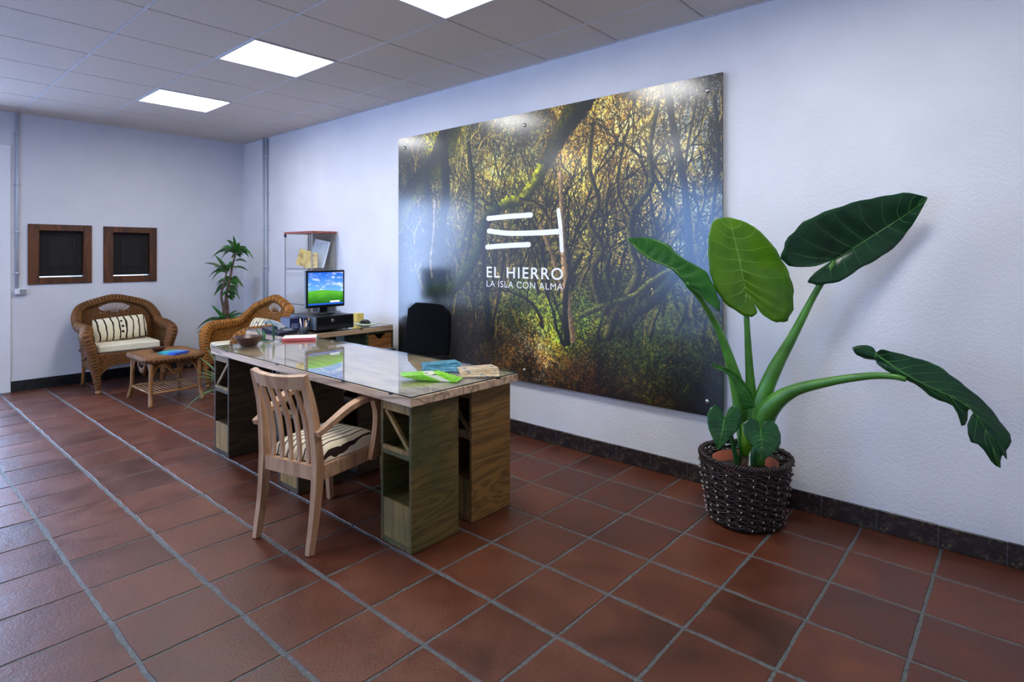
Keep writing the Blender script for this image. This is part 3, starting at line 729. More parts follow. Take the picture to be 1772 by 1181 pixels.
# return desk
RX0, RX1, RYa, RYb = -5.04, -4.372, 2.27, 3.32
t = thing('side_desk', 'lower-numbered pale pine side desk top with glass, carrying the computer', 'desk', ((RX0+RX1)/2, (RYa+RYb)/2, .7005))
t['label'] = 'pale pine side desk top with glass sheet, carrying the computer and telephone'
hw, dd = (RX1-RX0)/2, (RYb-RYa)
for k in range(3):
    a = -hw+2*hw*k/3
    MB().box(a+(.0008 if k else 0), a+2*hw/3, -dd/2, dd/2, 0, .0385, b=.0015).build('plank', M_PINEY, t)
MB().box(-hw+.004, hw-.004, -dd/2+.004, dd/2-.004, .0425, .0475).build('glass_sheet', M_GLASSD, t)
g = MB()
for (a, b, c, e) in ((-hw+.001, hw-.001, -dd/2+.001, -dd/2+.0039), (-hw+.001, hw-.001, dd/2-.0039, dd/2-.001), (-hw+.001, -hw+.0039, -dd/2+.0039, dd/2-.0039), (hw-.0039, hw-.001, -dd/2+.0039, dd/2-.0039)): g.box(a, b, c, e, .0425, .0475)
g.build('glass_edge', M_GLEDGE, t)
g = MB(); g.box(hw-.02, hw+.001, .17, .2, .0365, .0424); g.build('glass_pad', M_BLACK, t)
for x, y in ((-.3, -.5), (-.3, .5), (.3, -.5)): MB().box(x-.01, x+.01, y-.01, y+.01, .0385, .0425).build('glass_pad', M_BLACK, t)
# drawer unit under the return desk
t = thing('drawer_unit', 'stained wooden drawer unit with triangular finger notches under the side desk', 'drawer unit', (-4.39, 3.19, 0))
w_, d_ = .145, .52
MB().box(-d_, 0, -w_, -w_+.018, .003, .70, b=.001).build('side_panel', M_CRATEG, t); MB().box(-d_, 0, w_-.018, w_, .003, .70, b=.001).build('side_panel', M_CRATEG, t)
MB().box(-d_, 0, -w_+.018, w_-.018, .68, .70).build('top_panel', M_CRATEG, t); MB().box(-d_, 0, -w_+.018, w_-.018, .003, .04).build('bottom_panel', M_CRATEG, t)
MB().box(-d_, -d_+.012, -w_+.018, w_-.018, .04, .68).build('back_panel', M_CRATED, t)
for k in range(4):
    z0_, z1_ = .045+k*.159, .045+k*.159+.153; a = w_-.022
    poly = [(-a, z0_), (a, z0_), (a, z1_), (.062, z1_), (.012, z1_-.045), (-.012, z1_-.045), (-.062, z1_), (-a, z1_)]
    MB().prism(poly, -.018, -.002, M=Matrix(((0, 0, 1, 0), (1, 0, 0, 0), (0, 1, 0, 0), (0, 0, 0, 1)))).build('drawer', M_ORANGE, t)
t = thing('panel_leg', 'dark stained board standing under the side desk left of the drawers', 'panel', (-4.80, 2.66, 0))
MB().box(-.012, .012, -.33, .33, .003, .70, b=.002).build('board', M_CRATEG, t); MB().box(-.012, .02, -.35, -.33, .003, .70, b=.002).build('post', M_CRATE, t)

# ------------------------------------------------------------------ beech visitor chair
t = thing('armchair', 'pale beech armchair with slatted back and striped cushion at the desk front', 'chair', (-2.685, 1.424, 0), math.radians(13))
t.name = 'visitor_chair'
def zy(x, pts): return [(x if not callable(x) else x(z), y, z) for y, z in pts]
for s_ in (-1, 1):
    xx = lambda z: s_*(.182 if z < .42 else .182-.014*(z-.42)/.42)
    pts = spline([(xx(z), y, z) for y, z in ((-.045, .002), (-.012, .2), (.002, .36), (.0, .46), (-.022, .66), (-.07, .838))], 6)
    MB().bar(pts, lerpl([.026, .030, .034, .034, .032, .030], len(pts)), lerpl([.034, .042, .050, .046, .038, .028], len(pts)), up=(0, 1, 0)).build('rear_leg', M_BEECH, t)
    pts = [(s_*.213, .470, .002), (s_*.207, .452, .20), (s_*.203, .447, .40)]
    MB().bar(pts, [.026, .032, .036], [.028, .036, .040], up=(0, 1, 0)).build('front_leg', M_BEECH, t)
    MB().bar([(s_*.192, .025, .366), (s_*.203, .43, .366)], .024, .066).build('seat_rail', M_BEECH, t)
    # arm: rises from the rear post in an arc, then drops as the front post
    pts = spline([(s_*.214, -.03, .560), (s_*.222, .06, .602), (s_*.234, .16, .648), (s_*.243, .25, .668), (s_*.248, .325, .664)], 6)
    MB().bar(pts, lerpl([.030, .036, .046, .05, .046], len(pts)), .026, up=(0, 0, 1)).build('armrest', M_BEECH, t)
    pts = spline([(s_*.248, .318, .655), (s_*.250, .342, .58), (s_*.246, .340, .48), (s_*.238, .312, .345)], 6)
    MB().bar(pts, .030, lerpl([.032, .040, .042, .036], len(pts)), up=(0, 1, 0)).build('arm_post', M_BEECH, t)
MB().bar([(-.17, .0, .366), (.17, .0, .366)], .028, .066).build('rear_rail', M_BEECH, t)
MB().bar([(-.19, .447, .366), (.19, .447, .366)], .024, .066).build('front_rail', M_BEECH, t)
pts = spline([(-.172, -.062, .808), (-.09, -.080, .800), (0, -.086, .797), (.09, -.080, .800), (.172, -.062, .808)], 6)
MB().bar(pts, .024, .064, up=(0, -.28, .96)).build('crest_rail', M_BEECH, t)
for k in range(5):
    x = -.118+k*.059
    pts = spline([(x*1.02, .002, .392), (x*1.02, .006, .46), (x*1.0, -.018, .62), (x*.98, -.072-.012*(1-abs(k-2)/2), .775)], 5)
    MB().bar(pts, lerpl([.019, .020, .024, .020], len(pts)), .013, up=(0, 1, 0)).build('slat', M_BEECH, t)
V, F = superellipse_cushion(.385, .42, .15, 24, 6, .5, True)
MB().add([(x*(1+.06*(y/.21)), y+.228, z+.402) for x, y, z in V], F, True).build('seat_cushion', M_STRIPE, t)

# ------------------------------------------------------------------ office chair
t = thing('office_chair', 'black office swivel chair behind the desk in front of the mural', 'office chair', (-3.50, 2.80, 0), math.radians(5))
rows = []; n1, n2 = 22, 16
for i in range(n1+1):
    f_ = i/n1; z = .56+.455*f_; row = []
    hwid = .245*(1-.13*f_)*(1 if f_ < .82 else math.sqrt(max(.0, 1-((f_-.82)/.18)**2.6*.55))) * (1 if f_ > .08 else .86+.14*f_/.08)
    for j in range(n2+1):
        x = -1+2*j/n2; row.append((x*hwid, .16+.06*f_-.05*(1-x*x)*.8+.02*math.sin(f_*3), z-(.028*abs(x)**3 if f_ > .9 else 0)))
    rows.append(row)
MB().grid(rows).build('backrest', M_BLACKF, t, mod={'solid': .035, 'bevel': .01})
V, F = superellipse_cushion(.48, .46, .085, 18, 6, .5)
MB().add([(x, y-.08, z+.48) for x, y, z in V], F, True).build('seat', M_BLACKF, t)
for s_ in (-1, 1):
    a = MB(); a.bar(spline([(s_*.22, .02, .46), (s_*.29, .0, .50), (s_*.30, -.02, .62)], 5), .03, .04, up=(0, 1, 0)); a.build('arm_support', M_BLACK, t)
    MB().bar(spline([(s_*.30, .12, .632), (s_*.30, 0, .64), (s_*.295, -.14, .632)], 6), [.05]*1+[.065]*11+[.05], .025).build('armrest', M_BLACK, t)
MB().bar([(0, .10, .44), (0, .22, .5), (0, .23, .62)], .06, .02, up=(0, 1, 0)).build('back_bar', M_BLACK, t)
MB().lathe([(.03, .10), (.03, .30), (.018, .30), (.018, .44)], 14).build('gas_column', M_BLACK, t)
for k in range(5):
    a = 2*PI*k/5+.3; l = MB(); c_, s2 = math.cos(a), math.sin(a)
    l.bar([(c_*.02, s2*.02, .12), (c_*.28, s2*.28, .085)], [.05, .03], [.035, .02]); l_ = l.build('leg', M_BLACK, t)
    MB().lathe([(.024, -.02), (.028, -.01), (.028, .01), (.024, .02)], 12, M=Matrix.Translation((c_*.28, s2*.28, .032)) @ Matrix.Rotation(a, 4, 'Z') @ Matrix.Rotation(PI/2, 4, 'X')).build('caster', M_BLACK, l_)

# ------------------------------------------------------------------ wicker armchairs
def wicker_chair(loc, rz, label, gold=False, W_=.84):
    MW, MR = (M_WICKO, M_WICKOR) if gold else (M_WICK, M_WICKR)
    t = thing('wicker_armchair', label, 'armchair', loc, rz, 'wicker armchairs')
    h = W_/2-.05
    half = [(-.285, -.285, .035), (-.300, -.288, .16), (-.325, -.295, .32), (-.352, -.300, .46), (-.385, -.275, .575), (-h, -.19, .628), (-h-.006, -.04, .640), (-h-.01, .09, .655), (-h-.005, .19, .73), (-h+.03, .255, .80), (-.27, .285, .845), (-.14, .295, .888), (0, .30, .915)]
    rad = [.022, .036, .046, .052, .058, .056, .05, .046, .046, .046, .044, .042, .042]
    full = half+[(-x, y, z) for x, y, z in half[-2::-1]]; rf = rad+rad[-2::-1]
    pts = spline(full, 14); R = lerpl(rf, len(pts)); R = [r*(1+.07*math.sin(i*PI)) * (1.03 if i % 2 else .91) for i, r in enumerate(R)]
    MB().tube(pts, R, 12).build('rolled_rim', MR, t)
    for s_ in (-1, 1): MB().lathe([(.016, 0.002), (.024, .006), (.026, .02), (.020, .04)], 12, c=(s_*.285, -.285)).build('foot', M_CANE, t)
    # woven inner wall from the rim down to the seat
    tp = spline(half[4:]+[(-x, y, z) for x, y, z in half[4:-1][::-1]], 12); rows = []; uvs = []; L = 0; nn = 16; keep = []
    for i, p_ in enumerate(tp):
        if i: L += (Vector((p_.x, p_.y, 0))-Vector((tp[i-1].x, tp[i-1].y, 0))).length
        row = []; ur = []
        for j in range(nn+1):
            f_ = j/nn; z = .22+(p_.z-.22)*f_; k_ = .86+.14*f_**1.3
            y = p_.y if p_.y < 0 else p_.y*(.80+.20*f_); row.append((p_.x*k_, y, z)); ur.append((L, z))
        rows.append(row); uvs.append(ur)
    def hole(i, j):
        a, b = rows[i][j], rows[i+1][j+1]; x = (a[0]+b[0])/2; z = (a[2]+b[2])/2; y = (a[1]+b[1])/2
        return y > .15 and (x/.150)**2+((z-.812)/.056)**2 < 1
    MB().grid(rows, skip=hole, uvs=uvs).build('woven_back', MW, t, mod={'solid': .012})
    ring = [(.158*math.cos(a), .287, .812+.060*math.sin(a)*abs(math.sin(a))**.35) for a in [2*PI*k/32 for k in range(32)]]
    rg = MB().tube(ring, .010, 7, closed=True).build('oval_ring', MR, t)
    fan = MB()
    for k in range(-5, 6): fan.tube([(0.012*k, .288, .765), (.024*k, .288, .812+.044*math.sqrt(max(0, 1-(k/5.6)**2)))], .0035, 5)
    fan.build('fan_cane', M_CANE, t)
    # seat deck, apron with arched bottom edge
    MB().box(-h+.03, h-.03, -.27, .25, .375, .395).build('seat_deck', MW, t)
    rows = []; uvs = []
    for i in range(25):
        x = -.30+.60*i/24; q = abs(x)/.30; zb = .285-.15*q**4; rows.append([(x, -.286, zb+(.40-zb)*j/6) for j in range(7)]); uvs.append([(x, zb+(.40-zb)*j/6) for j in range(7)])
    MB().grid(rows, uvs=uvs).build('apron', MW, t, mod={'solid': .014})
    MB().tube([(-.30+.60*i/24, -.292, .285-.15*(abs(-.30+.60*i/24)/.30)**4) for i in range(25)], .009, 6).build('apron_edge', MR, t)
    for s_ in (-1, 1):
        MB().tube(spline([(s_*.30, .20, .40), (s_*.29, .235, .2), (s_*.285, .285, .02)], 5), [.018]*6+[.017]*4+[.022], 8).build('rear_leg', M_CANE, t)
        MB().tube(spline([(s_*.34, -.25, .42), (s_*.335, -.02, .33), (s_*.31, .20, .28)], 5), .012, 6).build('side_cane', MR, t)
    return t
SOFA = (-7.215, 1.945, 0)
wicker_chair(SOFA, PI/2, 'brown wicker armchair against the back wall under the two hatches', W_=.82)
AC2 = (-6.10, 2.775, 0)
wicker_chair(AC2, 0, 'golden wicker armchair in the corner behind the desk, beside the glass cabinet', True, W_=.92)
def seat_pad(loc, rz, w_, d_, label):
    V = MB().box(-w_/2, w_/2, -d_/2, d_/2, 0, .078, b=.014)
    o = V.build('seat_cushion', M_CREAM, None, loc, rz); tag(o, label, 'cushion', 'cream seat cushions'); return o
o = seat_pad((SOFA[0]+.03, SOFA[1], .398), PI/2, .56, .46, 'cream seat cushion on the brown wicker armchair by the back wall')
o = seat_pad((AC2[0], AC2[1]-.04, .398), 0, .60, .46, 'cream seat cushion on the golden wicker armchair in the corner')
def pillow(loc, rot, w_, h_, label):
    V, F = superellipse_cushion(w_, h_, .13, 20, 3.2, .6); o = MB().add(V, F, True).build('throw_pillow', M_STRIPE2)
    o.location = loc; o.rotation_euler = rot; tag(o, label, 'pillow', 'striped throw pillows'); return o
pillow((SOFA[0]-.075, SOFA[1]+.0, .605), (math.radians(72), math.radians(-3), PI/2), .50, .25, 'striped throw pillow on the brown wicker armchair under the hatches')
pillow((AC2[0]+.05, AC2[1]+.10, .60), (math.radians(68), 0, 0), .42, .25, 'striped throw pillow on the golden wicker armchair in the corner')

# ------------------------------------------------------------------ wicker coffee table
TC = (-6.175, 2.02, 0)
t = thing('wicker_table', 'low brown wicker coffee table with slatted lower shelf', 'coffee table', TC, 0)
def rrect(hx, hy, r, n=8):
    out = []
    for cx, cy, a0 in ((hx-r, hy-r, 0), (-hx+r, hy-r, PI/2), (-hx+r, -hy+r, PI), (hx-r, -hy+r, 3*PI/2)):
        for k in range(n+1): a = a0+PI/2*k/n; out.append((cx+r*math.cos(a), cy+r*math.sin(a)))
    return out
hx, hy = .325, .270
poly = rrect(hx-.03, hy-.03, .09); m = MB(); m.prism(poly, .437, .458); m.build('tabletop', wicker('wicker_top', rgb(176, 122, 66), rgb(148, 98, 50), 45, 70, False), t)
ring = [(x, y, .436) for x, y in rrect(hx-.028, hy-.028, .10, 14)]; rr2 = []
for i in range(len(ring)):
    a, b = Vector(ring[i]), Vector(ring[(i+1) % len(ring)]); nn = max(1, int((b-a).length/.012))
    for k in range(nn): rr2.append(a.lerp(b, k/nn))
MB().tube(rr2, [.030*(1 if i % 2 else .94) for i in range(len(rr2))], 10, closed=True).build('rolled_edge', M_WICKR, t)
lx, ly = .258, .206
for sx in (-1, 1):
    for sy in (-1, 1):
        pts = spline([(sx*(lx-.005), sy*(ly-.005), .42), (sx*lx, sy*ly, .25), (sx*(lx+.004), sy*(ly+.004), .13), (sx*(lx+.045), sy*(ly+.015), .022)], 6)
        MB().tube(pts, lerpl([.020, .018, .016, .018, .022], len(pts)), 9).build('leg', M_CANE, t)
sf = MB()
for a, b in (((-lx, -ly), (lx, -ly)), ((lx, -ly), (lx, ly)), ((lx, ly), (-lx, ly)), ((-lx, ly), (-lx, -ly))): sf.tube([(a[0], a[1], .135), (b[0], b[1], .135)], .011, 7)
sf.build('shelf_frame', M_CANE, t)
for k in range(11):
    y = -ly+.03+k*(2*ly-.06)/10; MB().tube([(-lx+.01, y, .138), (lx-.01, y, .138)], .005, 6).build('slat', M_CANE, t)
for sx, sy in ((0, -1), (0, 1), (1, 0), (-1, 0)):      # arched aprons with a drop in the middle
    L_ = lx if sx == 0 else ly; rows = []; uvs = []
    for i in range(29):
        a = -1+2*i/28; zb = .395-.10*max(0, 1-(abs(a)/.42)**2.0)-.13*max(0, (abs(a)-.62)/.38)**1.6; q = a*(L_-.008)
        P_ = [(q, sy*ly*.985, z) if sx == 0 else (sx*lx*.985, q, z) for z in lerpl([zb, .42], 7)]; rows.append(P_); uvs.append([(q, p_[2]) for p_ in P_])
    def hl(i, j, rows=rows, L_=L_):
        p_ = rows[i][j]; q = p_[0] if sx == 0 else p_[1]; return (q/(L_*.22))**2+((p_[2]-.365)/.034)**2 < 1
    MB().grid(rows, skip=hl, uvs=uvs).build('apron', M_WICK, t, mod={'solid': .012})
    mid = [r_[0] for r_ in rows]; MB().tube(mid, .007, 6).build('apron_cane', M_CANE, t)
t = thing('bowl', 'small dark bowl on the wicker coffee table beside the brochures', 'bowl', (-6.27, 1.985, .459))
MB().lathe([(.028, 0.001), (.032, .004), (.062, .032), (.070, .040), (.064, .038), (.03, .010), (.001, .008)], 24, cap=False).build('dish', M_BROWNB, t)

# ------------------------------------------------------------------ printed papers
def printed(name, kind):
    t = NT(name); co = t.coord(); inf = t.node('ShaderNodeObjectInfo'); av = t.node('ShaderNodeVectorMath', operation='ADD'); cb = t.node('ShaderNodeCombineXYZ'); t.lk(t.math('MULTIPLY', inf.outputs['Random'], 9.0), cb.inputs[2]); t.lk(co, av.inputs[0]); t.lk(cb.outputs[0], av.inputs[1]); co0 = co; co = av.outputs[0]; sp = t.node('ShaderNodeSeparateXYZ'); t.lk(co0, sp.inputs[0]); n1 = t.noise(co, 22, 5, .6); 
    if kind == 'green':
        c = t.ramp(t.math('ADD', t.math('MULTIPLY', sp.outputs[1], 4.6), .5), [(.0, rgb(126, 206, 40)), (.52, rgb(150, 222, 60)), (.56, rgb(226, 230, 214)), (.76, rgb(226, 230, 214)), (.8, rgb(140, 214, 50))], 'CONSTANT')
        bl = t.math('MULTIPLY', t.math('GREATER_THAN', n1, .60), t.math('GREATER_THAN', sp.outputs[1], .012)); c = t.mix(bl, c, rgb(40, 46, 36)) if True else c
        tx = t.math('GREATER_THAN', t.noise(co, 130, 2), .62); c = t.mix(t.math('MULTIPLY', tx, t.math('LESS_THAN', sp.outputs[1], -.03)), c, rgb(200, 240, 150))
    elif kind == 'teal': c = t.ramp(n1, [(.3, rgb(28, 66, 88)), (.5, rgb(76, 140, 166)), (.62, rgb(120, 180, 200)), (.8, rgb(60, 110, 130))])
    elif kind == 'map': c = t.ramp(n1, [(.3, rgb(70, 84, 56)), (.42, rgb(206, 176, 140)), (.55, rgb(222, 206, 176)), (.64, rgb(40, 84, 120)), (.8, rgb(30, 60, 96))])
    elif kind == 'blue': c = t.ramp(t.math('ADD', t.math('MULTIPLY', sp.outputs[1], 4.0), t.math('MULTIPLY', n1, .9)), [(.1, rgb(24, 124, 124)), (.4, rgb(60, 180, 190)), (.6, rgb(50, 110, 200)), (.9, rgb(40, 70, 170))])
    elif kind == 'ochre': c = t.ramp(n1, [(.3, rgb(140, 110, 50)), (.45, rgb(214, 180, 96)), (.62, rgb(232, 206, 128)), (.75, rgb(170, 170, 90))])
    elif kind == 'sketch': c = t.ramp(t.noise(co, 14, 8, .75, 1.0), [(.3, rgb(90, 96, 108)), (.45, rgb(196, 204, 214)), (.7, rgb(206, 212, 220))])
    return t.set(c, .3)
PM = {k: printed('print_'+k, k) for k in ('green', 'teal', 'map', 'blue', 'ochre', 'sketch')}
def fan_stack(n, kind, p0, a0, p1, a1, z, label_fn, cat, group, w_=.10, l_=.21, th=.0034):
    me = MB().box(-w_/2, w_/2, -l_/2, l_/2, 0, th, b=.0004).mesh('brochure', PM[kind])
    for k in range(n):
        f_ = k/(n-1) + (random.uniform(-.12, .12) if kind in ('teal', 'map') else 0); o = bpy.data.objects.new('brochure', me); COL.objects.link(o)
        o.location = (p0[0]+(p1[0]-p0[0])*f_, p0[1]+(p1[1]-p0[1])*f_, z+k*(th+.0005)); o.rotation_euler = (0, 0, math.radians(a0+(a1-a0)*f_))
        tag(o, label_fn(k, n), cat, group)
ZD = .7485
def lab(base):
    def f_(k, n):
        w_ = ('topmost', 'second from top', 'third from top', 'fourth from top', 'fifth from top', 'sixth from top')
        return ('lowest' if k == 0 else w_[n-1-k])+' '+base
    return f_
fan_stack(7, 'green', (-2.285, 2.04), -62, (-2.375, 1.985), -33, ZD+.0002, lab('lime green brochure of the fan on the desk near end'), 'brochure', 'lime green brochures fanned on the desk')
fan_stack(6, 'teal', (-2.46, 2.20), -46, (-2.545, 2.27), -24, ZD+.0002, lab('teal blue leaflet of the pile behind the green brochures'), 'leaflet', 'teal leaflets piled on the desk')
fan_stack(5, 'map', (-2.215, 2.255), -44, (-2.30, 2.325), -22, ZD+.0002, lab('map printed leaflet of the pile at the desk corner'), 'leaflet', 'map leaflets piled on the desk', w_=.11)
fan_stack(4, 'blue', (-6.03, 2.03), -70, (-6.06, 2.055), -62, .4605, lab('blue turquoise magazine of the pile on the wicker table'), 'magazine', 'blue magazines on the wicker table', w_=.15, l_=.21, th=.004)
# ------------------------------------------------------------------ things on the desks
t = thing('bowl', 'brown tapered bowl on the far left end of the long desk', 'bowl', (-4.135, 1.885, ZD+.0003))
MB().lathe([(.050, 0), (.054, .003), (.076, .035), (.096, .062), (.098, .066), (.092, .064), (.07, .034), (.045, .010), (.001, .008)], 28, cap=False).build('dish', M_BROWNB, t)
def leaf_blade(base, tip, wid, sag=.0, side=None, mat=None, parent=None, name='leaf', n=9, peak=.35):
    base, tip = Vector(base), Vector(tip); d = tip-base; side = Vector(side) if side else d.cross(Vector((0, 0, 1)))
    if side.length < 1e-4: side = Vector((1, 0, 0))
    side.normalize(); rows = []
    for i in range(n+1):
        f_ = i/n; c = base+d*f_+Vector((0, 0, sag*4*f_*(1-f_))); w_ = wid/2*max(.04, math.sin(PI*min(1, f_**(math.log(.5)/math.log(peak))))**.75)
        fold = Vector((0, 0, w_*.35)); rows.append([c-side*w_+fold, c, c+side*w_+fold])
    return MB().grid(rows).build(name, mat, parent, mod={'solid': .0012})
SPO = at_w(474, 591.5, 4.335)
t = thing('leaf_sprig', 'green leaf sprigs standing on the desk between the brown bowl and the notebook', 'plant', (SPO.x, SPO.y, ZD+.0002))
def sp_(u, v, w_): p = at_w(u, v, w_); return (p.x-SPO.x, p.y-SPO.y, p.z-ZD)
MB().tube(spline([(0, 0, .004), sp_(475, 580, 4.33), sp_(473, 565, 4.33), sp_(464, 552, 4.36)], 6), .003, 6).build('stem', M_STEMD, t)
leaf_blade((0, 0, .006), sp_(472, 562, 4.33), .018, 0, (1, .6, 0), M_DRAC, t)
leaf_blade((-.06, -.05, .004), sp_(456, 572, 4.36), .035, 0, (1, .6, 0), M_LEAFM, t)
leaf_blade((-.06, -.05, .004), sp_(440, 568, 4.36), .012, .01, (1, .6, 0), M_LEAFM, t)
MB().tube([(-.06, -.05, .002), (0, 0, .004)], .003, 6).build('stem', M_STEMD, t)
t = thing('notebook', 'white notebook with red spine lying at the back corner of the long desk', 'notebook', (-4.155, 2.285, ZD+.0004), math.radians(56))
MB().box(-.115, .115, -.085, .085, .002, .018).build('pages', M_PAPER, t); MB().box(-.118, .118, -.088, .088, .0182, .0202, b=.0005).build('cover', M_PAPER, t)
MB().box(-.118, .118, -.088, .088, 0, .0018).build('cover', M_PAPER, t)
MB().box(-.118, .118, -.091, -.0885, .0, .0202).build('spine', plain('red_cloth', rgb(176, 70, 84), .6), t)
# computer
ZR = .7485
t = thing('computer_case', 'black desktop computer case lying flat under the monitor', 'computer', (-4.64, 2.755, ZR))
MB().box(-.22, .205, -.178, .178, .010, .125, b=.004).build('housing', M_BLACK, t)
MB().box(.205, .222, -.180, .180, .008, .127, b=.006).build('front_panel', M_BLACK, t)
gr = MB()
for k in range(34): y = -.168+k*.0102; gr.box(.222, .2245, y, y+.005, .014, .045)
gr.build('grille', M_DARKGREY, t)
MB().lathe([(.015, 0), (.015, .003), (.012, .005)], 18, M=Matrix.Translation((.222, -.03, .085)) @ Matrix.Rotation(PI/2, 4, 'Y')).build('power_button', M_METAL, t)
MB().box(.222, .224, -.012, -.006, .084, .088).build('indicator', M_GREYPL, t)
for x in (-.17, .17):
    for y in (-.14, .14): MB().lathe([(.014, .0003), (.014, .010)], 10, c=(x, y)).build('foot', M_BLACK, t)
t = thing('monitor', 'black flat monitor showing blue sky over a green field, standing on the computer case', 'monitor', (-4.64, 2.775, ZR+.1275))
def mk_screen():
    n = NT('screen'); co = n.coord('UV'); sp = n.node('ShaderNodeSeparateXYZ'); n.lk(co, sp.inputs[0]); x, y = sp.outputs[0], sp.outputs[1]
    mp = n.coord('UV', (1.6, 3.2, 1)); cl = n.noise(mp, 2.3, 6, .62, .3)
    sky = n.mix(n.ramp(cl, [(.52, (0, 0, 0, 1)), (.68, (1, 1, 1, 1))]), n.ramp(y, [(.4, rgb(110, 176, 236)), (1, rgb(16, 96, 214))]), rgb(238, 244, 252))
    hill = n.math('ADD', .40, n.math('MULTIPLY', n.math('SINE', n.math('MULTIPLY', n.math('ADD', x, .18), 3.0)), .055))
    gcol = n.ramp(n.math('ADD', n.math('MULTIPLY', y, 2), n.math('MULTIPLY', n.noise(n.coord('UV', (2, 6, 1)), 2, 4), .5)), [(.2, rgb(20, 62, 16)), (.6, rgb(50, 130, 30)), (1, rgb(90, 176, 50))])
    c = n.mix(n.math('LESS_THAN', y, hill), sky, gcol); c = n.mix(n.math('LESS_THAN', y, .05), c, rgb(30, 90, 200))
    bx = n.math('MULTIPLY', n.math('MULTIPLY', n.math('GREATER_THAN', x, .62), n.math('LESS_THAN', x, .9)), n.math('MULTIPLY', n.math('GREATER_THAN', y, .06), n.math('LESS_THAN', y, .115)))
    c = n.mix(bx, c, rgb(226, 236, 250)); n.set((0.01, .01, .01, 1), .25); n.lk(c, n.b.inputs['Emission Color']); n.b.inputs['Emission Strength'].default_value = 1.0; return n.m
MB().box(.0, .035, -.188, .188, .055, .378, b=.006).build('housing', M_BLACK, t)
s_ = MB(); s_.add([(.0356, -.170, .078), (.0356, .170, .078), (.0356, .170, .360), (.0356, -.170, .360)], [(0, 1, 2, 3)], False, [[(0, 0), (1, 0), (1, 1), (0, 1)]]); s_.build('screen', mk_screen(), t)
MB().box(-.03, -.001, -.12, .12, .11, .32, b=.012).build('rear_shell', M_BLACK, t)
MB().box(-.025, -.002, -.04, .04, .012, .11, b=.004).build('neck', M_BLACK, t)
MB().lathe([(.095, .001), (.095, .006), (.08, .012), (.04, .014)], 28, c=(.0, 0)).build('base', M_BLACK, t)
t = thing('cable', 'thin black cable lying loosely on the computer case behind the monitor foot', 'cable', (-4.72, 2.895, ZR+.1285))
MB().tube(spline([(0, .0, .003), (.05, .02, .003), (.09, -.005, .012), (.12, .025, .004), (.04, .03, .003), (-.08, .02, .003)], 8), .0025, 6).build('wire', M_BLACK, t)
t = thing('blue_box', 'dark blue box beside the left side of the computer case', 'box', (-4.73, 2.51, ZR+.0003))
MB().box(-.08, .08, -.045, .045, 0, .105, b=.002).build('carton', plain('navy_card', rgb(34, 44, 84), .4), t)
MB().box(.0803, .0808, -.035, .035, .02, .06).build('printed_patch', plain('pale_print', rgb(96, 108, 150), .5, var=.3, sc=60), t)
t = thing('pen_holder', 'clear pot crammed with pens and paper bits in front of the computer', 'pen holder', (-4.43, 2.475, ZR+.0003))
MB().lathe([(.028, 0), (.032, .004), (.036, .055), (.033, .055), (.029, .006)], 20, cap=False).build('pot', M_DARKGREY, t)
pm = [plain('pen_cream', rgb(216, 206, 176), .4), plain('pen_blue', rgb(40, 50, 130), .35), plain('pen_orange', rgb(190, 130, 90), .4), plain('pen_white', rgb(235, 235, 240), .35)]
for k in range(11):
    a = 2*PI*k/11; r_ = .018; MB().tube([(r_*.6*math.cos(a), r_*.6*math.sin(a), .008), (r_*2.0*math.cos(a), r_*2.0*math.sin(a), .085+.02*(k % 3))], .0042, 7).build('pen', pm[k % 4], t)
t = thing('telephone', 'dark desk telephone with grey handset beside the notebook', 'telephone', (-4.60, 2.355, ZR+.0004), math.radians(15))
b_ = MB(); b_.add([(-.10, -.10, 0), (.10, -.10, 0), (.10, .09, 0), (-.10, .09, 0), (-.10, -.10, .055), (.10, -.10, .018), (.10, .09, .018), (-.10, .09, .055)], [(3, 2, 1, 0), (4, 5, 6, 7), (0, 1, 5, 4), (1, 2, 6, 5), (2, 3, 7, 6), (3, 0, 4, 7)]); b_.build('base', plain('dark_blue_plastic', rgb(24, 30, 50), .3), t, mod={'bevel': .006})
MB().bar(spline([(-.09, -.062, .085), (-.05, -.062, .098), (.05, -.062, .078), (.09, -.062, .048)], 5), [.05]*3+[.036]*10+[.05]*3, .024).build('handset', M_GREYPL, t)
MB().box(-.05, .02, -.02, .06, .0, .006, M=Matrix.Translation((-.02, 0, .042)) @ Matrix.Rotation(math.radians(10.5), 4, 'Y')).build('display', M_BLACK, t)
ks = MB()
for a in range(3):
    for b in range(4): ks.box(.03+a*.018, .042+a*.018, -.015+b*.022, .0+b*.022, .0, .006, M=Matrix.Translation((0, 0, .0345)) @ Matrix.Rotation(math.radians(10.5), 4, 'Y'))
ks.build('keypad', M_GREYPL, t)
t = thing('memo_block', 'yellow memo block on the side desk right of the computer', 'memo block', (-4.85, 3.265, ZR+.0003), .1)
for k in range(4): MB().box(-.04, .04, -.04, .04, k*.019, k*.019+.0185, b=.0006).build('note_pad', plain('yellow_paper', rgb(226, 204, 112), .8, var=.02), t)
t = thing('mouse_pad', 'thin pale green mouse pad under the black mouse', 'mouse pad', (-4.60, 3.18, ZR+.0003), .05)
MB().prism(rrect(.10, .085, .02), 0, .003).build('pad', plain('pale_green_pad', rgb(188, 208, 186), .7, var=.05), t)
t = thing('computer_mouse', 'black computer mouse on the pale pad right of the computer', 'mouse', (-4.60, 3.175, ZR+.0038), .3)
V, F = superellipse_cushion(.10, .06, .068, 14, 3, .6, True); MB().add([(x, y, z+.004) for x, y, z in V], F, True).build('shell', M_BLACK, t)
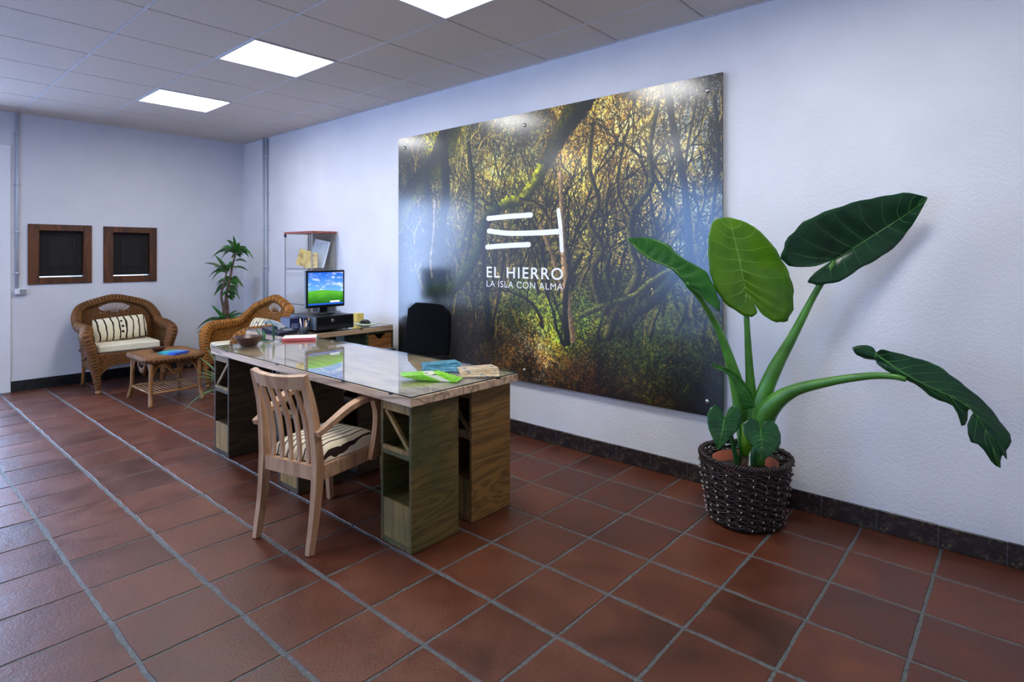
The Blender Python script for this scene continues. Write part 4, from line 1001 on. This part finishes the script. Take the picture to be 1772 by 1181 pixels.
MB().lathe([(.004, -.003), (.006, 0), (.004, .003)], 10, M=Matrix.Translation((.022, 0, .034)) @ Matrix.Rotation(PI/2, 4, 'X')).build('wheel', M_GREYPL, t)

# ------------------------------------------------------------------ glass display cabinet
KX0, KX1, KY0, KY1 = -6.05, -5.48, 3.14, 3.432
t = thing('display_cabinet', 'slim glass display cabinet with reddish wooden top against the white wall', 'cabinet', ((KX0+KX1)/2, (KY0+KY1)/2, 0))
hx, hy = (KX1-KX0)/2, (KY1-KY0)/2
M_CHERRY = wood('cherry_board', rgb(130, 62, 48), rgb(170, 92, 72), .4, 'x', 1, ring=3)
MB().box(-hx, hx, -hy, hy, 1.610, 1.632, b=.002).build('top_board', M_CHERRY, t); MB().box(-hx, hx, -hy, hy, .003, .06, b=.002).build('base_board', M_CHERRY, t)
e = .008
for nm, a in (('side_glass', (-hx+e, -hx+e+.004, -hy+e+.004, hy-e-.004)), ('side_glass', (hx-e-.004, hx-e, -hy+e+.004, hy-e-.004)), ('door_glass', (-hx+e, hx-e, -hy+e, -hy+e+.004)), ('back_glass', (-hx+e, hx-e, hy-e-.004, hy-e))):
    MB().box(a[0], a[1], a[2], a[3], .061, 1.609).build(nm, M_GLASS, t)
for sx in (-1, 1):
    for sy in (-1, 1): MB().box(sx*(hx-.0085)-.0045, sx*(hx-.0085)+.0045, sy*(hy-.0085)-.0045, sy*(hy-.0085)+.0045, .0605, 1.6095).build('edge_strip', M_GREYPL, t)
for z in (1.235, .86, .46): MB().box(-hx+.014, hx-.014, -hy+.014, hy-.014, z, z+.005).build('glass_shelf', M_GLASS, t); MB().box(-hx+.0145, hx-.0145, -hy+.0142, -hy+.0152, z-.0002, z+.0052).build('shelf_edge', M_GLEDGE, t)
MB().box(-hx+.004, -hx+.024, -hy-.003, -hy+.016, 1.575, 1.6095).build('hinge', M_DARKGREY, t)
def leaning(name, label, cat, c, w_, h_, rz, tilt, roll, mat, frame=None):
    t = thing(name, label, cat, c, rz); R = Matrix.Rotation(roll, 4, 'Y') @ Matrix.Rotation(-tilt, 4, 'X')
    MB().box(-w_/2, w_/2, -.002, .002, 0, h_, M=R).build('sheet', mat, t)
    if frame:
        f = MB(); q = .012
        for a in ((-w_/2, -w_/2+q, 0, h_), (w_/2-q, w_/2, 0, h_), (-w_/2+q, w_/2-q, 0, q), (-w_/2+q, w_/2-q, h_-q, h_)): f.box(a[0], a[1], -.008, -.0025, a[2], a[3], M=R)
        f.build('frame', frame, t)
    return t
leaning('framed_drawing', 'grey drawing in a thin white frame leaning inside the cabinet top', 'picture', (-5.665, 3.30, 1.262), .17, .285, math.radians(35), math.radians(8), math.radians(12), PM['sketch'], M_WHITE)
leaning('map_sheet', 'ochre printed map sheet standing at the left on the cabinet shelf', 'map', (-5.83, 3.235, 1.262), .17, .18, math.radians(35), math.radians(8), math.radians(14), PM['ochre'])
leaning('folded_map', 'yellow folded map in front of the framed drawing in the cabinet', 'map', (-5.665, 3.235, 1.2475), .15, .16, math.radians(35), math.radians(6), math.radians(-2), PM['ochre'])

# ------------------------------------------------------------------ dracaena in the corner
_p = at_w(388, 560, 6.98); DP = (_p.x, _p.y)
t = thing('dracaena_plant', 'tall slender dracaena with arching leaves in the room corner', 'plant', (*DP, 0))
MB().lathe([(.10, .002), (.105, .01), (.135, .26), (.15, .265), (.15, .295), (.138, .295), (.13, .25), (.001, .25)], 28, cap=False).build('pot', M_TERRA, t)
MB().lathe([(.128, .251), (.11, .262), (.001, .27)], 24, cap=False).build('soil', M_SOIL, t)
def dp(u, v, dw=0): p = at_w(u, v, 7.0+dw); return Vector((p.x-DP[0], p.y-DP[1], p.z))
st = [spline([(0, 0, .25), dp(391, 556), dp(392, 510), dp(397, 490), dp(402, 462), dp(409, 436)], 6), spline([(-.02, 0, .25), dp(387, 540), dp(383, 512), dp(388, 490), dp(393, 468)], 6), spline([(.01, .02, .25), dp(395, 545), dp(393, 515), dp(394, 505)], 6)]
for s_, r_ in zip(st, (.014, .011, .010)): MB().tube(s_, [r_*(1.5-.8*i/len(s_)) for i in range(len(s_))], 7).build('stem', M_TRUNK, t)
MB().tube([dp(391, 560), dp(390, 520)], [.020, .016], 8).build('trunk', M_TRUNK, t)
LV = [((409,440),(404,408),9,.01),((409,438),(392,416),9,.03),((409,440),(366,447),10,.06),((408,440),(382,430),9,.04),((410,440),(416,446),16,.02),((411,438),(428,430),9,.03),((411,438),(439,449),9,.06),((411,440),(430,445),8,.04),((408,440),(400,447),8,.0),((410,438),(414,420),12,.01),((409,438),(420,442),14,.02),((408,441),(372,440),8,.05),
      ((404,455),(393,466),8,.02),((407,452),(428,455),6,.02),((405,463),(430,470),6,.02),
      ((393,470),(372,442),9,.01),((393,472),(353,456),7,.03),((393,474),(361,480),7,.05),((393,474),(366,487),8,.06),((393,470),(378,446),9,.0),((394,472),(404,455),8,.02),((393,478),(398,488),9,.0),((392,474),(370,464),7,.04),
      ((396,488),(412,500),10,.02),((396,486),(422,498),11,.04),((396,494),(370,513),14,.04),((398,486),(418,496),11,.05),((394,490),(386,500),8,0),
      ((395,502),(406,518),15,.02),((395,502),(415,519),11,.04),((394,505),(384,514),9,.01),((394,512),(403,521),12,.01),((394,500),(412,505),9,.03),
      ((392,556),(366,528),9,.0),((392,554),(412,538),7,.02),((393,556),(424,544),7,.03),((393,558),(416,548),6,.01),((390,558),(339,572),9,.07),((390,558),(340,579),9,.05),((388,560),(362,585),13,.05),((390,560),(366,592),9,.04),((392,554),(388,534),10,0)]
rl = random.Random(9)
for (cu, cv, nn_, ln) in ((409, 438, 9, 30), (393, 471, 8, 32), (396, 492, 6, 24), (392, 556, 6, 34)):
    for q in range(nn_):
        a_ = rl.uniform(-PI*.95, PI*.1) if q % 2 else rl.uniform(-PI*1.05, 0); l_ = ln*rl.uniform(.7, 1.1)
        LV.append(((cu, cv), (cu+l_*math.cos(a_), cv+l_*.55*math.sin(a_)+l_*.35), 7, .05))
for k, (b_, tp_, w_, sg) in enumerate(LV):
    dw = -.10+.2*((k*37) % 10)/10
    leaf_blade(dp(*b_), dp(*tp_, dw), w_*.0046, sg*1.15, tuple((dp(*tp_, dw)-dp(*b_)).cross(Vector((SS, -CC, .35)))), M_DRAC if k % 3 else M_LEAFM, t)

# ------------------------------------------------------------------ trailing plant behind the far desk end
t = thing('spider_plant', 'pale green trailing plant with long narrow leaves on the floor left of the desk', 'plant', (-5.30, 2.32, 0))
MB().lathe([(.07, .002), (.10, .14), (.108, .145), (.108, .165), (.098, .165), (.09, .13), (.001, .13)], 24, cap=False).build('pot', M_TERRA, t)
MB().lathe([(.092, .131), (.07, .14), (.001, .145)], 20, cap=False).build('soil', M_SOIL, t)
def q_(u, v, w_): p = at_w(u, v, w_); return Vector((p.x+5.30, p.y-2.32, p.z))
for k, (tip, w_, sg, wd3) in enumerate([((317,712),4.98,.10,.022),((333,676),5.2,.10,.018),((330,655),5.2,.06,.024),((344,618),5.4,.02,.018),((352,640),5.3,.03,.018),((337,643),5.2,.04,.018),((356,600),5.4,0,.014),((345,690),5.15,.10,.016),((370,610),5.3,0,.02),((410,600),5.2,0,.02),((430,640),5.2,.05,.02)]):
    b0 = Vector((0, 0, .14)); e = q_(*tip, w_); side = (e-b0).cross(Vector((0, 0, 1)))
    if side.length < .02: side = Vector((1, 0, 0))
    leaf_blade(b0, e, wd3*1.7, sg, tuple(side), M_SPIDER, t, n=12)

# ------------------------------------------------------------------ elephant ear in a willow basket
BC = Vector((-1.118, 3.13, 0))
t = thing('willow_basket', 'round dark woven willow basket holding the potted elephant ear plant', 'basket', BC)
def brad(z): return .172+.052*(z/.34)
nst = 22; rw = MB(); NP = 88
nrow = 22
for k in range(nrow):
    z = .016+k*(.312/nrow); ph = (k % 2)*PI
    for q in range(2):
        zz = z+q*.0065; pts = []
        for i in range(NP):
            a = 2*PI*i/NP; r_ = brad(zz)+.0075*math.sin(nst*a/2+ph+q*.5)+RNG.uniform(-.0008, .0008)
            pts.append((r_*math.cos(a), r_*math.sin(a), zz+.005*math.sin(a*11+k*1.3+q)))
        rw.tube(pts, .0046, 5, closed=True)
o = rw.build('woven_rods', M_TWIG, t); o['kind'] = 'stuff'
sk = MB()
for i in range(nst):
    a = 2*PI*(i+.5)/nst; sk.tube([(brad(0)*math.cos(a), brad(0)*math.sin(a), .005), (brad(.335)*math.cos(a), brad(.335)*math.sin(a), .345)], .0055, 6)
o = sk.build('stakes', M_TWIG, t); o['kind'] = 'stuff'
rim = MB()
for q in range(4):
    pts = []
    for i in range(110):
        a = 2*PI*i/110; r_ = brad(.34)+.010*math.cos(nst*a/1.0+q*PI/2); pts.append((r_*math.cos(a), r_*math.sin(a), .340+.011*math.sin(nst*a+q*PI/2)+RNG.uniform(-.002, .002)))
    rim.tube(pts, .0052, 5, closed=True)
o = rim.build('braided_rim', M_TWIG, t); o['kind'] = 'stuff'
ends = MB(); bodies = MB()
for i in range(nst):
    for k in range(8):
        a = 2*PI*(i+.25+.06*(k % 3))/nst+RNG.uniform(-.03, .03); z = .03+k*.038+RNG.uniform(-.006, .006)+(i % 2)*.012; r0 = brad(z)+.006; a2 = a-.11
        p0 = Vector((r0*math.cos(a2), r0*math.sin(a2), z+.006)); p1 = Vector(((r0+.011)*math.cos(a), (r0+.011)*math.sin(a), z-.002)); dd_ = (p1-p0).normalized()
        bodies.tube([p0, p1], .0048, 5); ends.tube([p1, p1+dd_*.002], .0056, 6)
o = bodies.build('rod_tails', M_TWIG, t); o['kind'] = 'stuff'
o = ends.build('cut_rod_ends', M_TWIGEND, t); o['kind'] = 'stuff'
MB().lathe([(.001, .003), (.168, .003), (.168, .012), (.001, .012)], 24, cap=False).build('basket_bottom', M_TWIG, t)

t = thing('elephant_ear_plant', 'big-leaved elephant ear plant in a terracotta pot beside the mural', 'plant', (BC.x, BC.y, .0125))
t.location.z = .0125
ZO = .0125
MB().lathe([(.115, .001), (.12, .006), (.148, .24), (.162, .243), (.164, .300), (.150, .300), (.142, .25), (.001, .25)], 32, cap=False).build('pot', M_TERRA, t)
MB().lathe([(.141, .251), (.11, .262), (.001, .268)], 24, cap=False).build('soil', M_SOIL, t)
W0 = 3.07
def e_(u, v, w_=W0): p = at_w(u, v, w_); return Vector((p.x-BC.x, p.y-BC.y, p.z-ZO))
def petiole(pp, rr_, mat, name='stem'):
    pts = spline([e_(*q) for q in pp], 8); return MB().tube(pts, lerpl([r*.00295 for r in rr_], len(pts)), 12).build(name, mat, t)
petiole([(1302,800,3.05),(1302,755,3.05),(1301,700,3.05),(1297,640,3.05),(1293,570,3.04),(1290,510,3.03)], [13,13,10,7,5,4.5], M_STEM)
petiole([(1306,800,3.05),(1310,740,3.04),(1320,690,3.02),(1340,640,3.0),(1372,582,2.98),(1404,520,2.94),(1428,478,2.90),(1443,452,2.90)], [14,16,14,12,8,5.5,5,4.5], M_STEM)
petiole([(1296,800,3.06),(1290,745,3.08),(1283,700,3.08),(1268,640,3.07),(1245,575,3.06),(1215,522,3.04),(1187,490,3.02)], [14,16,15,10,6,4.5,4], M_STEM)
petiole([(1308,805,3.03),(1316,750,3.0),(1334,705,2.95),(1375,676,2.86),(1440,660,2.72),(1505,651,2.60),(1545,652,2.54),(1568,657,2.51)], [14,18,16,10,7,5.5,4.5,4], M_STEM)
petiole([(1276,806,3.0),(1272,785,2.99),(1264,750,2.96),(1254,727,2.95)], [5,4.5,3,2.5], M_STEMD)
petiole([(1281,806,3.02),(1280,760,3.0),(1279,715,3.04)], [2.5,2.2,2], M_STEMD)
petiole([(1305,812,2.97),(1304,790,2.93),(1308,765,2.93),(1315,742,2.90)], [5.5,5,4,3], M_STEMD)
# stubby bulb at soil level, dried leaf base
MB().tube(spline([e_(1294,812,3.03), e_(1293,795,3.03), e_(1290,778,3.04)], 5), lerpl([.048, .045, .030], 11), 14).build('corm', M_TRUNK, t)
MB().tube(spline([e_(1298,808,2.985), e_(1300,790,2.985), e_(1297,772,3.0)], 5), lerpl([.010, .012, .006], 11), 8).build('dry_sheath', M_TWIGEND, t)
MB().tube(spline([e_(1292,785,3.02), e_(1290,765,3.0), e_(1286,735,3.02)], 5), lerpl([.030, .030, .012], 11), 10).build('sheath', M_LEAFL, t)

def big_leaf(M, L, R, mat, vein, sc=1.0, o_=(0, 0), nw=(9, 9), bow=.02, quilt=.0035, fold=.0):
    """M, L, R: lists of (x, y, depth) giving midrib and both edges in matching order (crop pixels * sc + o_)"""
    conv = lambda p: e_(o_[0]+p[0]*sc, o_[1]+p[1]*sc, p[2])
    n = 34
    def res(P_):
        pts = spline([conv(p) for p in P_], 10); d = [0]
        for i in range(1, len(pts)): d.append(d[-1]+1)
        return [pts[int(round(i/n*(len(pts)-1)))] for i in range(n+1)]
    m, l, r = res(M), res(L), res(R); nrm = Vector((SS, -CC, .15)).normalized(); rows = []; K = nw[0]
    for i in range(n+1):
        row = []
        for j in range(-K, K+1):
            f_ = abs(j)/K; e2 = l[i] if j < 0 else r[i]; p = m[i].lerp(e2, f_)
            q = math.sin((i-f_*5)*PI*2/3.0+1.2); amp = quilt*math.sin(PI*min(1, f_*1.05))*math.sin(PI*min(1, max(0, i/n)))
            if j: p = p+(e2-m[i])*(.018*math.sin(i*1.9+(1 if j < 0 else 2.6))*f_**4)
            p = p+nrm*(bow*math.sin(PI*f_*.5)*math.sin(PI*(.12+.88*i/n)) - fold*f_ + amp*q)
            row.append(p)
        rows.append(row)
    lf = MB().grid(rows).build('leaf', mat, t, mod={'solid': .0016})
    vn = MB(); c = [rows[i][K]+nrm*.0015 for i in range(n+1)]; k0 = next((i for i in range(n) if (rows[i+1][K]-rows[i][K]).length > .004), 0)
    vn.tube(c[k0:], lerpl([.0045, .003, .0008], len(c)-k0), 6)
    for s_ in (-1, 1):
        for i in range(1, n-2, 3):
            pts = []
            for jj in range(0, K, 1):
                x_ = min(n-.001, max(i, k0 if jj == 0 else 0)+jj*(.55 if i > k0 else .15)); ii = int(x_); fr_ = x_-ii
                pts.append(rows[ii][K+s_*jj].lerp(rows[ii+1][K+s_*jj], fr_)+nrm*.0014)
            vn.tube(pts, lerpl([.0019, .0006], len(pts)), 5)
    vn.build('veins', vein, lf); return lf
c2 = dict(sc=.3217, o_=(1060, 320))
# upright bright leaf
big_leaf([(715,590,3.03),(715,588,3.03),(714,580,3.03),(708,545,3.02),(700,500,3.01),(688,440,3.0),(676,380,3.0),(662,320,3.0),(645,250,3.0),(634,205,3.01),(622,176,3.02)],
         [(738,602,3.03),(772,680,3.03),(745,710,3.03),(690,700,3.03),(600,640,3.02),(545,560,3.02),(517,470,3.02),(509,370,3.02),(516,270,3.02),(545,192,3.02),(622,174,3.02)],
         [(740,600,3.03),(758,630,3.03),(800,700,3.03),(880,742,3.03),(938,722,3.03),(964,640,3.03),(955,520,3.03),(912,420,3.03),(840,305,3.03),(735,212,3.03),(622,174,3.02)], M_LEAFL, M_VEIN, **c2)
# drooping leaf over the mural
big_leaf([(400,535,3.02),(398,533,3.02),(390,525,3.02),(360,495,3.03),(320,455,3.05),(270,430,3.07),(220,408,3.09),(180,385,3.10),(140,352,3.11),(110,320,3.12),(78,290,3.13)],
         [(560,668,2.98),(572,680,2.98),(574,640,2.99),(545,555,3.0),(498,470,3.02),(425,425,3.04),(350,378,3.06),(300,325,3.08),(230,295,3.10),(160,285,3.12),(78,288,3.13)],
         [(566,682,2.98),(540,662,2.98),(480,602,2.99),(420,556,3.0),(330,462,3.04),(280,437,3.06),(230,420,3.08),(190,400,3.09),(140,362,3.1),(105,325,3.12),(78,292,3.13)], M_LEAFM, M_VEIND, bow=.012, quilt=.006, **c2)
c3 = dict(sc=.4404, o_=(1340, 320))
# big dark upper right leaf, close to the wall
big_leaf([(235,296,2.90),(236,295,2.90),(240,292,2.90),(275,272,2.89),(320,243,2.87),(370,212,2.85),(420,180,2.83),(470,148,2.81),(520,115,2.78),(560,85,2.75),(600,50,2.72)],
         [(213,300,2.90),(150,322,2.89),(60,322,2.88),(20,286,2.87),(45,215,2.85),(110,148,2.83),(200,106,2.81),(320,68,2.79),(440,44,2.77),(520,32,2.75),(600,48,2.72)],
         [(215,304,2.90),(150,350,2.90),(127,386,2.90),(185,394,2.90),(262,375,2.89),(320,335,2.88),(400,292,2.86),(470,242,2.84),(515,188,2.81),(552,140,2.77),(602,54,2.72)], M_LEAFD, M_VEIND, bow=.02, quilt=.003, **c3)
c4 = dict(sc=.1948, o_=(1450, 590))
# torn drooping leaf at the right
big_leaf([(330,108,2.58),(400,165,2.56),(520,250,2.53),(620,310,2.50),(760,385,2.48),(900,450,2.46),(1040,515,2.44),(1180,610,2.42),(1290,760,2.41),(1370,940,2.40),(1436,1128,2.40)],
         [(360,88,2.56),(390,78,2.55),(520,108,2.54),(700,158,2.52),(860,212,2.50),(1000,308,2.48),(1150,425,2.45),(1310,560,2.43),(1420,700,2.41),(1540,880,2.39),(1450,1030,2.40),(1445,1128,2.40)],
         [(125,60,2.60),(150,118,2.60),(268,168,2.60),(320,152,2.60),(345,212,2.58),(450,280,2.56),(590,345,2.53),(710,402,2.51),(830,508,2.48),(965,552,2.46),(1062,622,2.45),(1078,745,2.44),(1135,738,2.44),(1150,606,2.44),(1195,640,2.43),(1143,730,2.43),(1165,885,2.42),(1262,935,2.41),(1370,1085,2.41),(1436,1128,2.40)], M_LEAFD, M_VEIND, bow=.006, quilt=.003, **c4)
leaf_blade(e_(1516, 610, 2.58), e_(1474, 602, 2.61), .035, 0, (0, .4, 1), M_LEAFD, t)
leaf_blade(e_(1722, 752, 2.40), e_(1742, 796, 2.39), .035, 0, (.7, .6, 0), M_LEAFD, t)
c1 = dict(sc=.2372, o_=(1180, 680))
M_LEAFG = mk_leaf('glossy_small_leaf', rgb(18, 66, 34), rgb(40, 104, 48), .1, .16)
big_leaf([(310,192,2.94),(310,194,2.94),(309,198,2.94),(305,220,2.93),(300,250,2.92),(294,280,2.91),(286,315,2.90),(280,345,2.90),(274,375,2.90),(268,400,2.90),(264,414,2.90)],
         [(308,188,2.95),(285,130,2.96),(240,86,2.96),(200,112,2.95),(178,165,2.94),(180,220,2.93),(190,265,2.92),(210,310,2.91),(228,350,2.90),(245,385,2.90),(262,414,2.90)],
         [(312,188,2.95),(335,120,2.96),(372,88,2.96),(412,112,2.95),(428,175,2.94),(415,235,2.93),(385,285,2.92),(345,330,2.91),(310,370,2.90),(285,398,2.90),(266,414,2.90)], M_LEAFG, M_VEIND, bow=.015, quilt=.003, **c1)
big_leaf([(572,262,2.89),(572,264,2.89),(573,268,2.89),(576,295,2.88),(580,320,2.87),(582,350,2.86),(582,380,2.86),(582,410,2.85),(580,435,2.85),(578,465,2.85),(575,488,2.85)],
         [(568,258,2.90),(545,205,2.91),(490,185,2.91),(440,225,2.90),(442,290,2.89),(470,340,2.88),(500,372,2.87),(525,400,2.86),(545,435,2.85),(560,468,2.85),(573,488,2.85)],
         [(576,258,2.90),(600,208,2.91),(655,205,2.91),(695,255,2.90),(712,325,2.89),(705,380,2.88),(680,420,2.87),(655,445,2.86),(625,468,2.85),(600,482,2.85),(577,488,2.85)], M_LEAFG, M_VEIND, bow=.015, quilt=.003, **c1)
big_leaf([(760,1200,3.0),(750,1170,3.0),(735,1140,3.0),(715,1105,3.0),(690,1070,3.01),(660,1035,3.01),(625,1010,3.02),(595,993,3.02),(565,980,3.03),(540,972,3.03),(522,968,3.03)],
         [(765,1200,3.0),(757,1150,3.0),(745,1115,3.0),(722,1080,3.0),(695,1048,3.01),(668,1020,3.01),(635,1000,3.02),(600,982,3.02),(570,972,3.03),(545,966,3.03),(522,966,3.03)],
         [(700,1210,3.0),(690,1190,3.0),(680,1160,3.0),(668,1125,3.0),(655,1085,3.01),(640,1050,3.01),(612,1020,3.02),(585,1002,3.02),(558,988,3.03),(538,976,3.03),(522,970,3.03)], M_LEAFM, M_VEIND, bow=.01, quilt=.001, **c2)
